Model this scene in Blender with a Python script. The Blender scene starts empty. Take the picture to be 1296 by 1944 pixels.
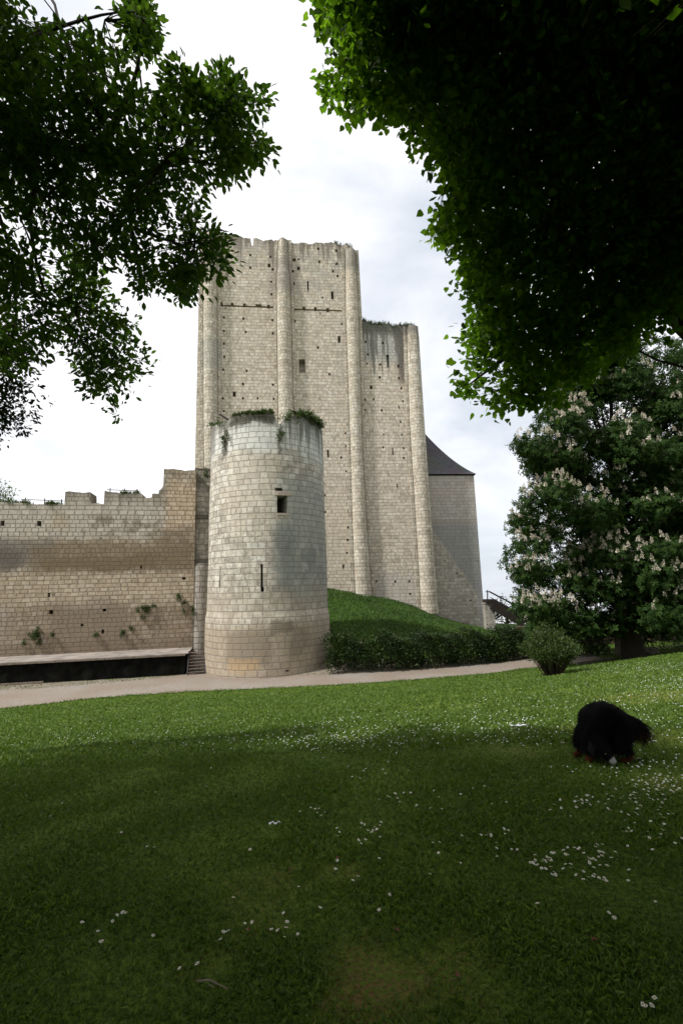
import bpy, math, random
import numpy as np
from mathutils import Vector, Matrix

random.seed(7)
rng = np.random.default_rng(11)
S = bpy.context.scene
COL = S.collection

# ------------------------------------------------------------------ camera
CAM = Vector((0.0, 0.0, 1.6))
PITCH, ROLL, FPX = math.radians(8.5), math.radians(-1.5), 930.0
cd = bpy.data.cameras.new('camera')
cd.sensor_fit = 'HORIZONTAL'; cd.sensor_width = 36.0; cd.lens = FPX / 1296 * 36.0
cd.clip_start = 0.05; cd.clip_end = 3000
cam = bpy.data.objects.new('camera', cd); COL.objects.link(cam)
CROT = Matrix.Rotation(math.pi / 2 + PITCH, 4, 'X') @ Matrix.Rotation(ROLL, 4, 'Z')
cam.matrix_world = Matrix.Translation(CAM) @ CROT
S.camera = cam
CR = np.array(CROT.to_3x3())

# ------------------------------------------------------------------ light
SUN = Vector((-0.56, -0.27, 0.78)).normalized()
SUN_STRENGTH, SKY_STRENGTH = 4.9, 0.1
sd = bpy.data.lights.new('sun', 'SUN'); sd.energy = SUN_STRENGTH; sd.angle = math.radians(4); sd.color = (1.0, 0.98, 0.945)
so = bpy.data.objects.new('sun', sd); COL.objects.link(so)
so.rotation_euler = SUN.to_track_quat('Z', 'Y').to_euler(); so.location = SUN * 80
S.view_settings.view_transform = 'Standard'; S.view_settings.look = 'None'
S.view_settings.exposure = 0.18; S.view_settings.gamma = 1.0


def nodes_of(tree):
    N, L = tree.nodes, tree.links
    def n(t, **k):
        x = N.new(t)
        for a, b in k.items():
            if a.startswith('i_'):
                key = a[2:]
                x.inputs[int(key) if key.isdigit() else key].default_value = b
            else:
                setattr(x, a, b)
        return x
    def lk(a, b): L.new(a, b)
    return N, L, n, lk


def build_world():
    w = bpy.data.worlds.new('World'); S.world = w; w.use_nodes = True
    N, L, n, lk = nodes_of(w.node_tree); N.clear()
    out = n('ShaderNodeOutputWorld'); bg = n('ShaderNodeBackground'); bg.inputs['Strength'].default_value = SKY_STRENGTH
    sky = n('ShaderNodeTexSky'); sky.sky_type = 'NISHITA'; sky.sun_disc = False
    sky.sun_elevation = math.asin(SUN.z); sky.sun_rotation = math.atan2(SUN.x, SUN.y)
    tc = n('ShaderNodeTexCoord')
    mp = n('ShaderNodeMapping'); mp.inputs['Scale'].default_value = (1.0, 1.0, 1.9); mp.inputs['Location'].default_value = (0.37, 0.1, 0.62)
    lk(tc.outputs['Generated'], mp.inputs['Vector'])
    nz = n('ShaderNodeTexNoise'); nz.inputs['Scale'].default_value = 2.6; nz.inputs['Detail'].default_value = 7; nz.inputs['Roughness'].default_value = 0.52
    nz.inputs['Distortion'].default_value = 0.25
    lk(mp.outputs[0], nz.inputs['Vector'])
    # a darker cloud bank stands in the north, beyond the keep
    dot = n('ShaderNodeVectorMath', operation='DOT_PRODUCT'); lk(tc.outputs['Generated'], dot.inputs[0])
    d = Vector((0.10, 0.81, 0.575)).normalized(); dot.inputs[1].default_value = d
    b1 = n('ShaderNodeMapRange', interpolation_type='SMOOTHSTEP'); lk(dot.outputs['Value'], b1.inputs[0])
    b1.inputs[1].default_value = 0.955; b1.inputs[2].default_value = 1.0; b1.inputs[3].default_value = 0.0; b1.inputs[4].default_value = 0.17
    dot2 = n('ShaderNodeVectorMath', operation='DOT_PRODUCT'); lk(tc.outputs['Generated'], dot2.inputs[0])
    d2 = Vector((0.36, 0.93, 0.06)).normalized(); dot2.inputs[1].default_value = d2
    b2 = n('ShaderNodeMapRange', interpolation_type='SMOOTHSTEP'); lk(dot2.outputs['Value'], b2.inputs[0])
    b2.inputs[1].default_value = 0.94; b2.inputs[2].default_value = 1.0; b2.inputs[3].default_value = 0.0; b2.inputs[4].default_value = 0.15
    dot3 = n('ShaderNodeVectorMath', operation='DOT_PRODUCT'); lk(tc.outputs['Generated'], dot3.inputs[0])
    d3 = Vector((-0.46, 0.86, 0.20)).normalized(); dot3.inputs[1].default_value = d3
    b3 = n('ShaderNodeMapRange', interpolation_type='SMOOTHSTEP'); lk(dot3.outputs['Value'], b3.inputs[0])
    b3.inputs[1].default_value = 0.95; b3.inputs[2].default_value = 1.0; b3.inputs[3].default_value = 0.0; b3.inputs[4].default_value = 0.13
    a3 = n('ShaderNodeMath', operation='ADD'); lk(nz.outputs['Fac'], a3.inputs[0]); lk(b3.outputs[0], a3.inputs[1])
    a = n('ShaderNodeMath', operation='ADD'); lk(a3.outputs[0], a.inputs[0]); lk(b1.outputs[0], a.inputs[1])
    a2 = n('ShaderNodeMath', operation='ADD'); lk(a.outputs[0], a2.inputs[0]); lk(b2.outputs[0], a2.inputs[1])
    cr = n('ShaderNodeValToRGB'); lk(a2.outputs[0], cr.inputs[0])
    e = cr.color_ramp.elements
    e[0].position = 0.53; e[0].color = (11.5, 11.4, 11.6, 1)
    e[1].position = 0.82; e[1].color = (6.0, 6.7, 7.6, 1)
    m = cr.color_ramp.elements.new(0.62); m.color = (9.3, 9.5, 10.0, 1)
    mx = n('ShaderNodeMix', data_type='RGBA'); mx.inputs[0].default_value = 0.9
    lk(sky.outputs[0], mx.inputs[6]); lk(cr.outputs[0], mx.inputs[7])
    lk(mx.outputs[2], bg.inputs['Color']); lk(bg.outputs[0], out.inputs[0])


build_world()


# ------------------------------------------------------------------ helpers
def rays(u, v):
    u = np.asarray(u, float); v = np.asarray(v, float)
    d = np.stack([(u - 648) / FPX, -(v - 972) / FPX, -np.ones_like(u)], -1)
    return d @ CR.T


def at_y(u, v, Y):
    d = rays(u, v); t = np.asarray(Y, float) / d[..., 1]
    p = d * t[..., None]; p[..., 2] += CAM.z
    return p


def at_z(u, v, z):
    d = rays(u, v); t = (np.asarray(z, float) - CAM.z) / d[..., 2]
    p = d * t[..., None]; p[..., 2] += CAM.z
    return p


def project(P):
    q = (np.asarray(P) - np.array(CAM)) @ CR
    z = np.maximum(-q[:, 2], 1e-3)
    u = 648 + FPX * q[:, 0] / z; v = 972 - FPX * q[:, 1] / z
    return u, v, -q[:, 2]


def in_poly(u, v, poly):
    poly = np.asarray(poly, float); x0, y0 = poly[:, 0], poly[:, 1]
    x1, y1 = np.roll(x0, -1), np.roll(y0, -1)
    ins = np.zeros(len(u), bool)
    for a, b, c, d in zip(x0, y0, x1, y1):
        if b == d: continue
        cond = ((b > v) != (d > v)) & (u < (c - a) * (v - b) / (d - b) + a)
        ins ^= cond
    return ins


def tag(o, label=None, cat=None, group=None, kind=None):
    if label: o['label'] = label
    if cat: o['category'] = cat
    if group: o['group'] = group
    if kind: o['kind'] = kind
    return o


def empty(name, loc, label, cat, group=None):
    o = bpy.data.objects.new(name, None); COL.objects.link(o)
    o.location = loc; o.empty_display_size = 0.2
    return tag(o, label, cat, group)


def link(name, me, parent=None):
    o = bpy.data.objects.new(name, me); COL.objects.link(o)
    if parent is not None:
        o.parent = parent
        o.matrix_parent_inverse = Matrix.Translation(parent.location).inverted()
    return o


def np_mesh(name, V, F, mat, parent=None, smooth=False, uv=None, attrs=None, cols=None):
    """F is an (M,k) array, or a list of such arrays."""
    V = np.asarray(V, np.float32)
    Fs = F if isinstance(F, list) else [F]
    Fs = [np.asarray(f, np.int32) for f in Fs if len(f)]
    me = bpy.data.meshes.new(name)
    me.vertices.add(len(V)); me.vertices.foreach_set('co', V.ravel())
    loops = np.concatenate([f.ravel() for f in Fs])
    tot = np.concatenate([np.full(len(f), f.shape[1], np.int32) for f in Fs])
    st = np.concatenate([[0], np.cumsum(tot)[:-1]]).astype(np.int32)
    me.loops.add(len(loops)); me.loops.foreach_set('vertex_index', loops)
    me.polygons.add(len(tot)); me.polygons.foreach_set('loop_start', st); me.polygons.foreach_set('loop_total', tot)
    if smooth: me.polygons.foreach_set('use_smooth', np.ones(len(tot), bool))
    if uv is not None:
        l = me.uv_layers.new(name='UVMap'); l.data.foreach_set('uv', np.asarray(uv, np.float32)[loops].ravel())
    for k, a in (attrs or {}).items():
        at = me.attributes.new(k, 'FLOAT', 'POINT'); at.data.foreach_set('value', np.asarray(a, np.float32))
    if cols is not None:
        at = me.attributes.new('colour', 'FLOAT_COLOR', 'POINT'); at.data.foreach_set('color', np.asarray(cols, np.float32).ravel())
    me.update(calc_edges=True); me.validate()
    me.materials.append(mat)
    return link(name, me, parent)


class MB:
    def __init__(s): s.v = []; s.uv = []; s.f = []
    def vert(s, p, uv=(0, 0)):
        s.v.append(tuple(p)); s.uv.append(tuple(uv)); return len(s.v) - 1
    def face(s, *i): s.f.append(tuple(i))
    def quad(s, pts, uvs=None):
        uvs = uvs or [(0, 0)] * len(pts)
        s.f.append(tuple(s.vert(p, q) for p, q in zip(pts, uvs)))
    def box(s, c, size, rot=None):
        """box by centre, full size, optional 3x3 axes (columns)"""
        c = Vector(c); R = rot if rot is not None else Matrix.Identity(3)
        h = [x / 2 for x in size]; I = []
        for dx in (-1, 1):
            for dy in (-1, 1):
                for dz in (-1, 1):
                    p = c + R @ Vector((dx * h[0], dy * h[1], dz * h[2]))
                    I.append(s.vert(p, (p.x + p.y * 0.6, p.z + p.y * 0.35)))
        for q in ((0, 1, 3, 2), (4, 6, 7, 5), (0, 4, 5, 1), (2, 3, 7, 6), (0, 2, 6, 4), (1, 5, 7, 3)):
            s.f.append(tuple(I[k] for k in q))
    def beam(s, a, b, w, h, up=(0, 0, 1)):
        a, b = Vector(a), Vector(b); y = (b - a); l = y.length; y.normalize()
        x = y.cross(Vector(up)); x = x.normalized() if x.length > 1e-4 else Vector((1, 0, 0)); z = x.cross(y)
        s.box((a + b) / 2, (w, l, h), Matrix((x, y, z)).transposed())
    def tube(s, pts, rad, n=8, cap=True, wob=0.0):
        pts = [Vector(p) for p in pts]; rings = []; L = 0
        for i, p in enumerate(pts):
            t = (pts[min(i + 1, len(pts) - 1)] - pts[max(i - 1, 0)]).normalized()
            a = t.orthogonal() if i == 0 else (pa - t * pa.dot(t))
            a.normalize(); pa = a; b = t.cross(a)
            if i: L += (p - pts[i - 1]).length
            r = rad[i] if hasattr(rad, '__len__') else rad
            ring = []
            for k in range(n):
                th = 2 * math.pi * k / n
                rr = r * (1 + wob * random.uniform(-1, 1))
                ring.append(s.vert(p + (a * math.cos(th) + b * math.sin(th)) * rr, (k / n * 2 * math.pi * r, L)))
            rings.append(ring)
        for i in range(len(rings) - 1):
            for k in range(n):
                s.f.append((rings[i][k], rings[i][(k + 1) % n], rings[i + 1][(k + 1) % n], rings[i + 1][k]))
        if cap:
            s.f.append(tuple(reversed(rings[0]))); s.f.append(tuple(rings[-1]))
    def build(s, name, mat, parent=None, smooth=False):
        me = bpy.data.meshes.new(name); me.from_pydata(s.v, [], s.f)
        l = me.uv_layers.new(name='UVMap')
        idx = np.zeros(len(me.loops), np.int32); me.loops.foreach_get('vertex_index', idx)
        l.data.foreach_set('uv', np.asarray(s.uv, np.float32)[idx].ravel())
        if smooth: me.polygons.foreach_set('use_smooth', np.ones(len(me.polygons), bool))
        me.update(); me.materials.append(mat)
        return link(name, me, parent)


# ------------------------------------------------------------------ materials
def new_mat(name):
    m = bpy.data.materials.new(name); m.use_nodes = True
    N, L, n, lk = nodes_of(m.node_tree); N.clear()
    out = n('ShaderNodeOutputMaterial'); b = n('ShaderNodeBsdfPrincipled')
    b.inputs['Roughness'].default_value = 0.9; b.inputs['Specular IOR Level'].default_value = 0.2
    lk(b.outputs[0], out.inputs[0])
    return m, n, lk, b, out


def plain(name, col, rough=0.85, var=0.25, scale=6.0, bump=0.0, spec=0.2, coord='Object'):
    m, n, lk, b, out = new_mat(name)
    tc = n('ShaderNodeTexCoord'); nz = n('ShaderNodeTexNoise', i_Scale=scale, i_Detail=5.0)
    lk(tc.outputs[coord], nz.inputs['Vector'])
    r = n('ShaderNodeMapRange'); lk(nz.outputs['Fac'], r.inputs[0])
    r.inputs[1].default_value = 0.3; r.inputs[2].default_value = 0.7; r.inputs[3].default_value = 1 - var; r.inputs[4].default_value = 1 + var
    mx = n('ShaderNodeVectorMath', operation='SCALE'); mx.inputs[0].default_value = col[:3]; lk(r.outputs[0], mx.inputs['Scale'])
    lk(mx.outputs[0], b.inputs['Base Color']); b.inputs['Roughness'].default_value = rough; b.inputs['Specular IOR Level'].default_value = spec
    if bump:
        bp = n('ShaderNodeBump', i_Strength=bump, i_Distance=0.02); lk(nz.outputs['Fac'], bp.inputs['Height']); lk(bp.outputs[0], b.inputs['Normal'])
    return m


def leaf_mat(name, stops, trans=0.35, rough=0.5, tcol=None, spec=0.3):
    m, n, lk, b, out = new_mat(name)
    at = n('ShaderNodeAttribute', attribute_name='tint'); cr = n('ShaderNodeValToRGB'); lk(at.outputs['Fac'], cr.inputs[0])
    el = cr.color_ramp.elements
    for i, (p, c) in enumerate(stops):
        e = el[i] if i < 2 else el.new(p)
        e.position = p; e.color = (*c, 1)
    lk(cr.outputs[0], b.inputs['Base Color']); b.inputs['Roughness'].default_value = rough; b.inputs['Specular IOR Level'].default_value = spec
    if trans:
        t = n('ShaderNodeBsdfTranslucent'); sc = n('ShaderNodeMix', data_type='RGBA', blend_type='MULTIPLY'); sc.inputs[0].default_value = 1.0
        lk(cr.outputs[0], sc.inputs[6]); sc.inputs[7].default_value = (*(tcol or (1.5, 1.6, 0.7)), 1)
        lk(sc.outputs[2], t.inputs[0]); mx = n('ShaderNodeMixShader', i_0=trans); lk(b.outputs[0], mx.inputs[1]); lk(t.outputs[0], mx.inputs[2])
        lk(mx.outputs[0], out.inputs[0])
    return m


STONE_TINT = {'keep masonry': (1.05, 1.055, 1.08), 'buttress masonry': (.98, .99, 1.015), 'round tower masonry': (.99, 1.0, 1.07), 'curtain wall masonry': (1.05, 1.04, 1.08), 'annex masonry': (.97, .98, 1.03)}


def masonry(name, h=0.32, w=0.5, stones=None, mortar=(0.13, 0.11, 0.085), joint=0.022, joint_fac=0.75, zones=(), streaks=(), seed=0.0,
            bump=0.35, blotch=0.28, tint=None, rough=1.0):
    """Coursed ashlar laid out in UV metres; zones are weathering stains with a shape of their own."""
    stones = stones or [(0.0, (0.36, 0.31, 0.23)), (0.35, (0.46, 0.40, 0.31)), (0.7, (0.52, 0.47, 0.37)), (1.0, (0.60, 0.56, 0.47))]
    m, n, lk, b, out = new_mat(name)
    def M(op, a, c=None, clamp=False):
        x = n('ShaderNodeMath', operation=op); x.use_clamp = clamp
        for i, q in enumerate((a, c)):
            if q is None: continue
            if isinstance(q, (int, float)): x.inputs[i].default_value = q
            else: lk(q, x.inputs[i])
        return x.outputs[0]
    def comb(x, y, z=0.0):
        c = n('ShaderNodeCombineXYZ')
        for i, q in enumerate((x, y, z)):
            if isinstance(q, (int, float)): c.inputs[i].default_value = q
            else: lk(q, c.inputs[i])
        return c.outputs[0]
    def smooth(x, a, c, lo=0.0, hi=1.0):
        r = n('ShaderNodeMapRange', interpolation_type='SMOOTHSTEP'); lk(x, r.inputs[0])
        for i, q in enumerate((a, c, lo, hi)): r.inputs[i + 1].default_value = q
        return r.outputs[0]
    def noise(vec, scale, detail=4.0, rough=0.55, dim='3D'):
        z = n('ShaderNodeTexNoise', i_Scale=scale, i_Detail=detail, i_Roughness=rough); z.noise_dimensions = dim; lk(vec, z.inputs['Vector']); return z.outputs['Fac']
    uvn = n('ShaderNodeUVMap', uv_map='UVMap'); sp = n('ShaderNodeSeparateXYZ'); lk(uvn.outputs[0], sp.inputs[0])
    u, v = sp.outputs[0], sp.outputs[1]
    uv3 = comb(u, v, seed)
    warp = M('MULTIPLY', M('SUBTRACT', noise(uv3, 0.7, 3.0), 0.5), 0.10 * rough)
    hv = M('MULTIPLY', M('SUBTRACT', noise(comb(0.0, v, seed + 3), 0.6, 2.0), 0.5), h * (1.5 if name.startswith('curtain') else .7))
    vv = M('DIVIDE', M('ADD', M('ADD', v, hv), M('MULTIPLY', warp, 0.35)), h)
    row = M('FLOOR', vv); fv = M('SUBTRACT', vv, row)
    wn = n('ShaderNodeTexWhiteNoise', noise_dimensions='2D'); lk(comb(row, seed), wn.inputs['Vector'])
    wr = M('MULTIPLY', M('ADD', M('MULTIPLY', wn.outputs['Value'], 0.7), 0.7), w)
    un = noise(comb(M('MULTIPLY', u, 1.0 / w), M('MULTIPLY', row, 7.31), seed), 0.55, 2.0)
    uu = M('ADD', M('ADD', M('DIVIDE', u, wr), M('MULTIPLY', wn.outputs['Value'], 17.3)), M('MULTIPLY', un, 1.3))
    col = M('FLOOR', uu); fu = M('SUBTRACT', uu, col)
    du = M('MULTIPLY', M('MINIMUM', fu, M('SUBTRACT', 1.0, fu)), wr)
    dv = M('MULTIPLY', M('MINIMUM', fv, M('SUBTRACT', 1.0, fv)), h)
    fine = noise(uv3, 9.0, 5.0, 0.65)
    d = M('ADD', M('MINIMUM', du, dv), M('MULTIPLY', M('SUBTRACT', fine, 0.5), 0.05 * rough))
    jn = noise(uv3, 0.55, 3.0)
    jw = M('MULTIPLY', M('ADD', jn, 0.5), joint)
    jd = M('DIVIDE', d, jw)
    jm = smooth(jd, 0.55, 1.5, 1.0, 0.0)
    bw = n('ShaderNodeTexWhiteNoise', noise_dimensions='3D'); lk(comb(col, row, seed + 1.7), bw.inputs['Vector'])
    ws = n('ShaderNodeSeparateColor'); lk(bw.outputs['Color'], ws.inputs[0])
    big = noise(uv3, 0.22, 5.0, 0.6)
    val = M('ADD', M('MULTIPLY', bw.outputs['Value'], 0.75), M('MULTIPLY', M('SUBTRACT', big, 0.37), 1.0), clamp=True)
    cr = n('ShaderNodeValToRGB'); lk(val, cr.inputs[0]); el = cr.color_ramp.elements
    for i, (p, c) in enumerate(stones):
        e = el[i] if i < 2 else el.new(p)
        e.position = p; e.color = (*c, 1)
    colr = cr.outputs[0]
    def mix(fac, a, c, mode='MIX'):
        x = n('ShaderNodeMix', data_type='RGBA', blend_type=mode)
        if isinstance(fac, (int, float)): x.inputs[0].default_value = fac
        else: lk(fac, x.inputs[0])
        for i, q in ((6, a), (7, c)):
            if isinstance(q, tuple): x.inputs[i].default_value = (*q, 1)
            else: lk(q, x.inputs[i])
        return x.outputs[2]
    # pitted, blotchy faces
    pit = smooth(noise(uv3, 3.1, 6.0, 0.7), 0.35, 0.62, 1 - blotch, 1.08)
    pv = n('ShaderNodeVectorMath', operation='SCALE'); lk(colr, pv.inputs[0]); lk(pit, pv.inputs['Scale']); colr = pv.outputs[0]
    worn = M('MULTIPLY', smooth(M('ADD', ws.outputs[1], M('MULTIPLY', M('SUBTRACT', big, .5), .35)), .88, .93), smooth(fine, .3, .55))      # spalled blocks
    colr = mix(M('MULTIPLY', worn, .30 if name.startswith(('keep', 'butt')) else .5), colr, (.17, .145, .115))
    ed = noise(uv3, 0.9, 5.0, 0.62)
    for z in zones:
        u0, u1, v0, v1 = z['box']; s = z.get('soft', 0.6); am = z.get('amp', 1.5)
        nzz = noise(comb(u, v, seed + z.get('seed', 5.0)), z.get('scale', 0.8), 5.0, 0.62)
        off = M('MULTIPLY', M('SUBTRACT', nzz, 0.5), am)
        a, c = M('ADD', u, off), M('ADD', v, off)
        if z.get('slope'): a = M('ADD', a, M('MULTIPLY', M('SUBTRACT', v, v0), z['slope']))
        if z.get('blocky'):
            c = M('ADD', M('MULTIPLY', row, h), off); a = M('ADD', a, M('MULTIPLY', M('SUBTRACT', bw.outputs['Value'], 0.5), 0.3))
        mk = M('MULTIPLY', M('MULTIPLY', smooth(a, u0 - s, u0 + s), smooth(a, u1 - s, u1 + s, 1.0, 0.0)),
               M('MULTIPLY', smooth(c, v0 - s, v0 + s), smooth(c, v1 - s, v1 + s, 1.0, 0.0)))
        if z.get('patch'):
            mk = M('MULTIPLY', mk, smooth(noise(comb(u, v, seed + 9), z['patch'], 5.0, 0.6), 0.42, 0.56))
        colr = mix(M('MULTIPLY', mk, z.get('fac', 0.6)), colr, z['col'], z.get('mode', 'MIX'))
    for z in streaks:      # rain-wash running down from broken wall tops
        u0, u1, vt, ln = z['box']
        sn = noise(comb(M('MULTIPLY', u, z.get('freq', 1.6)), M('MULTIPLY', v, 0.10), seed + 13), 1.0, 4.0, 0.6)
        reach = M('MULTIPLY', smooth(sn, 0.38, 0.68), ln)
        mk = smooth(M('ADD', M('SUBTRACT', v, vt - z.get('base', 0.0)), M('ADD', reach, M('MULTIPLY', M('SUBTRACT', ed, 0.5), 1.0))), -0.4, 1.3)
        mk = M('MULTIPLY', mk, M('MULTIPLY', smooth(u, u0 - .3, u0 + .3), smooth(u, u1 - .3, u1 + .3, 1.0, 0.0)))
        colr = mix(M('MULTIPLY', mk, z.get('fac', 0.75)), colr, z.get('col', (0.12, 0.11, 0.09)))
    colr = mix(M('MULTIPLY', jm, joint_fac), colr, mortar)
    tint = tint or STONE_TINT.get(name)
    if tint: colr = mix(1.0, colr, tint, 'MULTIPLY')
    lk(colr, b.inputs['Base Color'])
    hgt = M('ADD', M('MULTIPLY', M('SUBTRACT', 1.0, jm), 0.5), M('ADD', M('MULTIPLY', fine, 0.5), M('MULTIPLY', bw.outputs['Value'], 0.35)))
    bp = n('ShaderNodeBump', i_Strength=bump, i_Distance=0.05); lk(hgt, bp.inputs['Height']); lk(bp.outputs[0], b.inputs['Normal'])
    b.inputs['Roughness'].default_value = 0.95; b.inputs['Specular IOR Level'].default_value = 0.08
    return m


MAT = {}
MAT['bark'] = plain('bark', (0.055, 0.042, 0.03), 0.95, 0.5, 14, 0.8)
MAT['dark_bark'] = plain('dark bark', (0.03, 0.024, 0.018), 0.95, 0.5, 14, 0.8)
MAT['twig'] = plain('twig', (0.05, 0.036, 0.024), 0.9, 0.4, 20)
MAT['slate'] = plain('slate', (0.06, 0.06, 0.066), 0.6, 0.4, 3.0, 0.4)
MAT['old_timber'] = plain('old timber', (0.02, 0.016, 0.013), 0.85, 0.4, 9, 0.3)
MAT['grey_timber'] = plain('grey timber', (0.16, 0.13, 0.10), 0.85, 0.4, 9, 0.3)
MAT['rail_metal'] = plain('rail metal', (0.03, 0.03, 0.03), 0.6, 0.2, 9)
MAT['deck'] = plain('stage deck', (0.235, 0.205, 0.18), 0.85, 0.3, 1.4, 0.1)
MAT['black_cloth'] = plain('black cloth', (0.006, 0.006, 0.005), 0.95, 0.5, 3.0, 0.2, .03)
MAT['step_black'] = plain('black steel', (0.02, 0.02, 0.02), 0.5, 0.2, 6)
MAT['tread'] = plain('worn tread', (0.16, 0.12, 0.11), 0.7, 0.3, 9)
MAT['paper'] = plain('paper', (0.6, 0.6, 0.62), 0.8, 0.1, 9)

# ------------------------------------------------------------------ terrain
ZP = -3.06
CTRL = []
for x in (-40, -20, -8, 0, 8, 20, 40):
    CTRL += [(x, -30, 0.0), (x, -12, 0.0)]
for x in (-6, -3, 0, 3, 6):
    CTRL += [(x, -3, 0.0), (x, 2.2, 0.0 + 0.01 * x), (x, 4.6, -0.08 + 0.015 * x), (x, 6.2, -0.24 + 0.02 * x), (x, 9.0, -0.66 + 0.035 * x)]
CTRL += [(-9, 13, -1.62), (-4, 13, -1.45), (0, 13, -1.28), (4, 13, -1.08), (9, 13, -0.62), (14, 12, -0.2), (-14, 13, -1.8),
         (-12, 18, -2.5), (-6, 18, -2.32), (0, 18, -2.15), (4, 18, -1.98), (7.2, 18, -1.76), (11, 18.5, -1.38), (13.3, 20, -1.40), (16.5, 18, -0.75), (20, 14, 0.1), (22, 22, -1.1),
         (13.6, 24, -2.23), (10.0, 22.5, -2.25), (7, 23, -2.55), (18, 26, -2.2)]
NEAR_EDGE = [(-400, 1395, ZP), (-150, 1365, ZP), (0, 1348, ZP), (200, 1325, ZP), (400, 1312, ZP), (622, 1302, ZP), (800, 1290, ZP), (930, 1280, -3.0), (1000, 1270, -2.88), (1090, 1262, -2.62), (1150, 1255, -2.42)]
FAR_EDGE = [(-400, 1338, ZP), (-150, 1322, ZP), (0, 1312, ZP), (120, 1305, ZP), (250, 1293, ZP), (345, 1283, ZP), (395, 1278, ZP), (510, 1286, ZP), (632, 1282, ZP), (760, 1275, ZP), (920, 1262, -3.0), (1000, 1252, -2.88), (1090, 1248, -2.64), (1150, 1245, -2.44)]
nearP = np.array([at_z(*q) for q in NEAR_EDGE]); farP = np.array([at_z(*q) for q in FAR_EDGE])
CTRL += [tuple(p) for p in nearP] + [tuple(p) for p in farP]
for x in (-30, -20, -12, -6): CTRL += [(x, 34, ZP), (x, 60, ZP)]
CTRL += [(-3, 33, -1.2), (-1, 33, -1.5), (3, 33, -1.75), (8, 34, -2.4), (13, 33, -2.7), (20, 34, -2.6), (30, 32, -2.4),
         (-4, 40, 0.2), (0, 40, -0.25), (4, 40, -0.75), (8, 40, -1.75), (12, 40, -2.5)]
for q in [(560, 1112, 46.4), (622, 1119, 46.6), (690, 1131, 47.0), (790, 1154, 47.5), (825, 1172, 47.7), (870, 1184, 48.5), (920, 1194, 49), (1000, 1200, 49)]:
    CTRL.append(tuple(at_y(*q)))
CTRL += [(-10, 55, 0.5), (4, 56, 0), (14, 56, -2.6), (30, 50, -2.8), (60, 60, -3), (-60, 60, -3), (60, 10, 0.3), (-60, 10, -1.6), (45, 25, -1.5), (-30, 22, ZP), (-45, 24, ZP)]
C = np.array(CTRL, float)


def tps_k(r2): return np.where(r2 > 0, 0.5 * r2 * np.log(np.maximum(r2, 1e-12)), 0.0)


def tps_fit(C, lam=0.4):
    X = C[:, :2]; nC = len(C); r2 = ((X[:, None] - X[None]) ** 2).sum(-1)
    K = tps_k(r2) + lam * np.eye(nC); P = np.c_[np.ones(nC), X]
    A = np.block([[K, P], [P.T, np.zeros((3, 3))]]); return np.linalg.solve(A, np.r_[C[:, 2], 0, 0, 0])


TW = tps_fit(C)


def H(x, y):
    x = np.atleast_1d(np.asarray(x, float)); y = np.atleast_1d(np.asarray(y, float)); sh = x.shape
    x, y = x.ravel(), y.ravel(); z = np.empty(len(x))
    for i in range(0, len(x), 20000):
        a, b = x[i:i + 20000], y[i:i + 20000]
        r2 = (a[:, None] - C[None, :, 0]) ** 2 + (b[:, None] - C[None, :, 1]) ** 2
        z[i:i + 20000] = tps_k(r2) @ TW[:-3] + TW[-3] + TW[-2] * a + TW[-1] * b
    far = np.clip((np.maximum(np.abs(x) - 35, np.maximum(y - 52, -20 - y))) / 20, 0, 1)
    far = far * far * (3 - 2 * far)
    z = z * (1 - far) + np.where(y < -10, 0.0, -3.0) * far
    z = z - 62.0 * np.clip((y - 58) / 500, 0, 1.5) ** .8
    z += 0.02 * np.sin(x * 1.7 + 0.6 * y) * np.sin(y * 1.3 - 0.4 * x) * np.clip((24 - y) / 10, 0, 1)
    return z.reshape(sh)


def h1(x, y): return float(H([x], [y])[0])


def ground_at(u, v):
    """where the sight line through (u, v) meets the ground"""
    d = rays(u, v); d = d / np.linalg.norm(d, axis=-1, keepdims=True)
    t = np.full(len(d), 1.5); done = np.zeros(len(d), bool)
    for _ in range(400):
        p = d * t[:, None]; z = p[:, 2] + CAM.z; done |= z <= H(p[:, 0], p[:, 1])
        if done.all(): break
        t = np.where(done, t, t + 0.02 + t * 0.006)
    p = d * t[:, None]; p[:, 2] = H(p[:, 0], p[:, 1]); return p


path_poly = np.concatenate([nearP[:, :2], farP[::-1, :2]])


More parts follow.
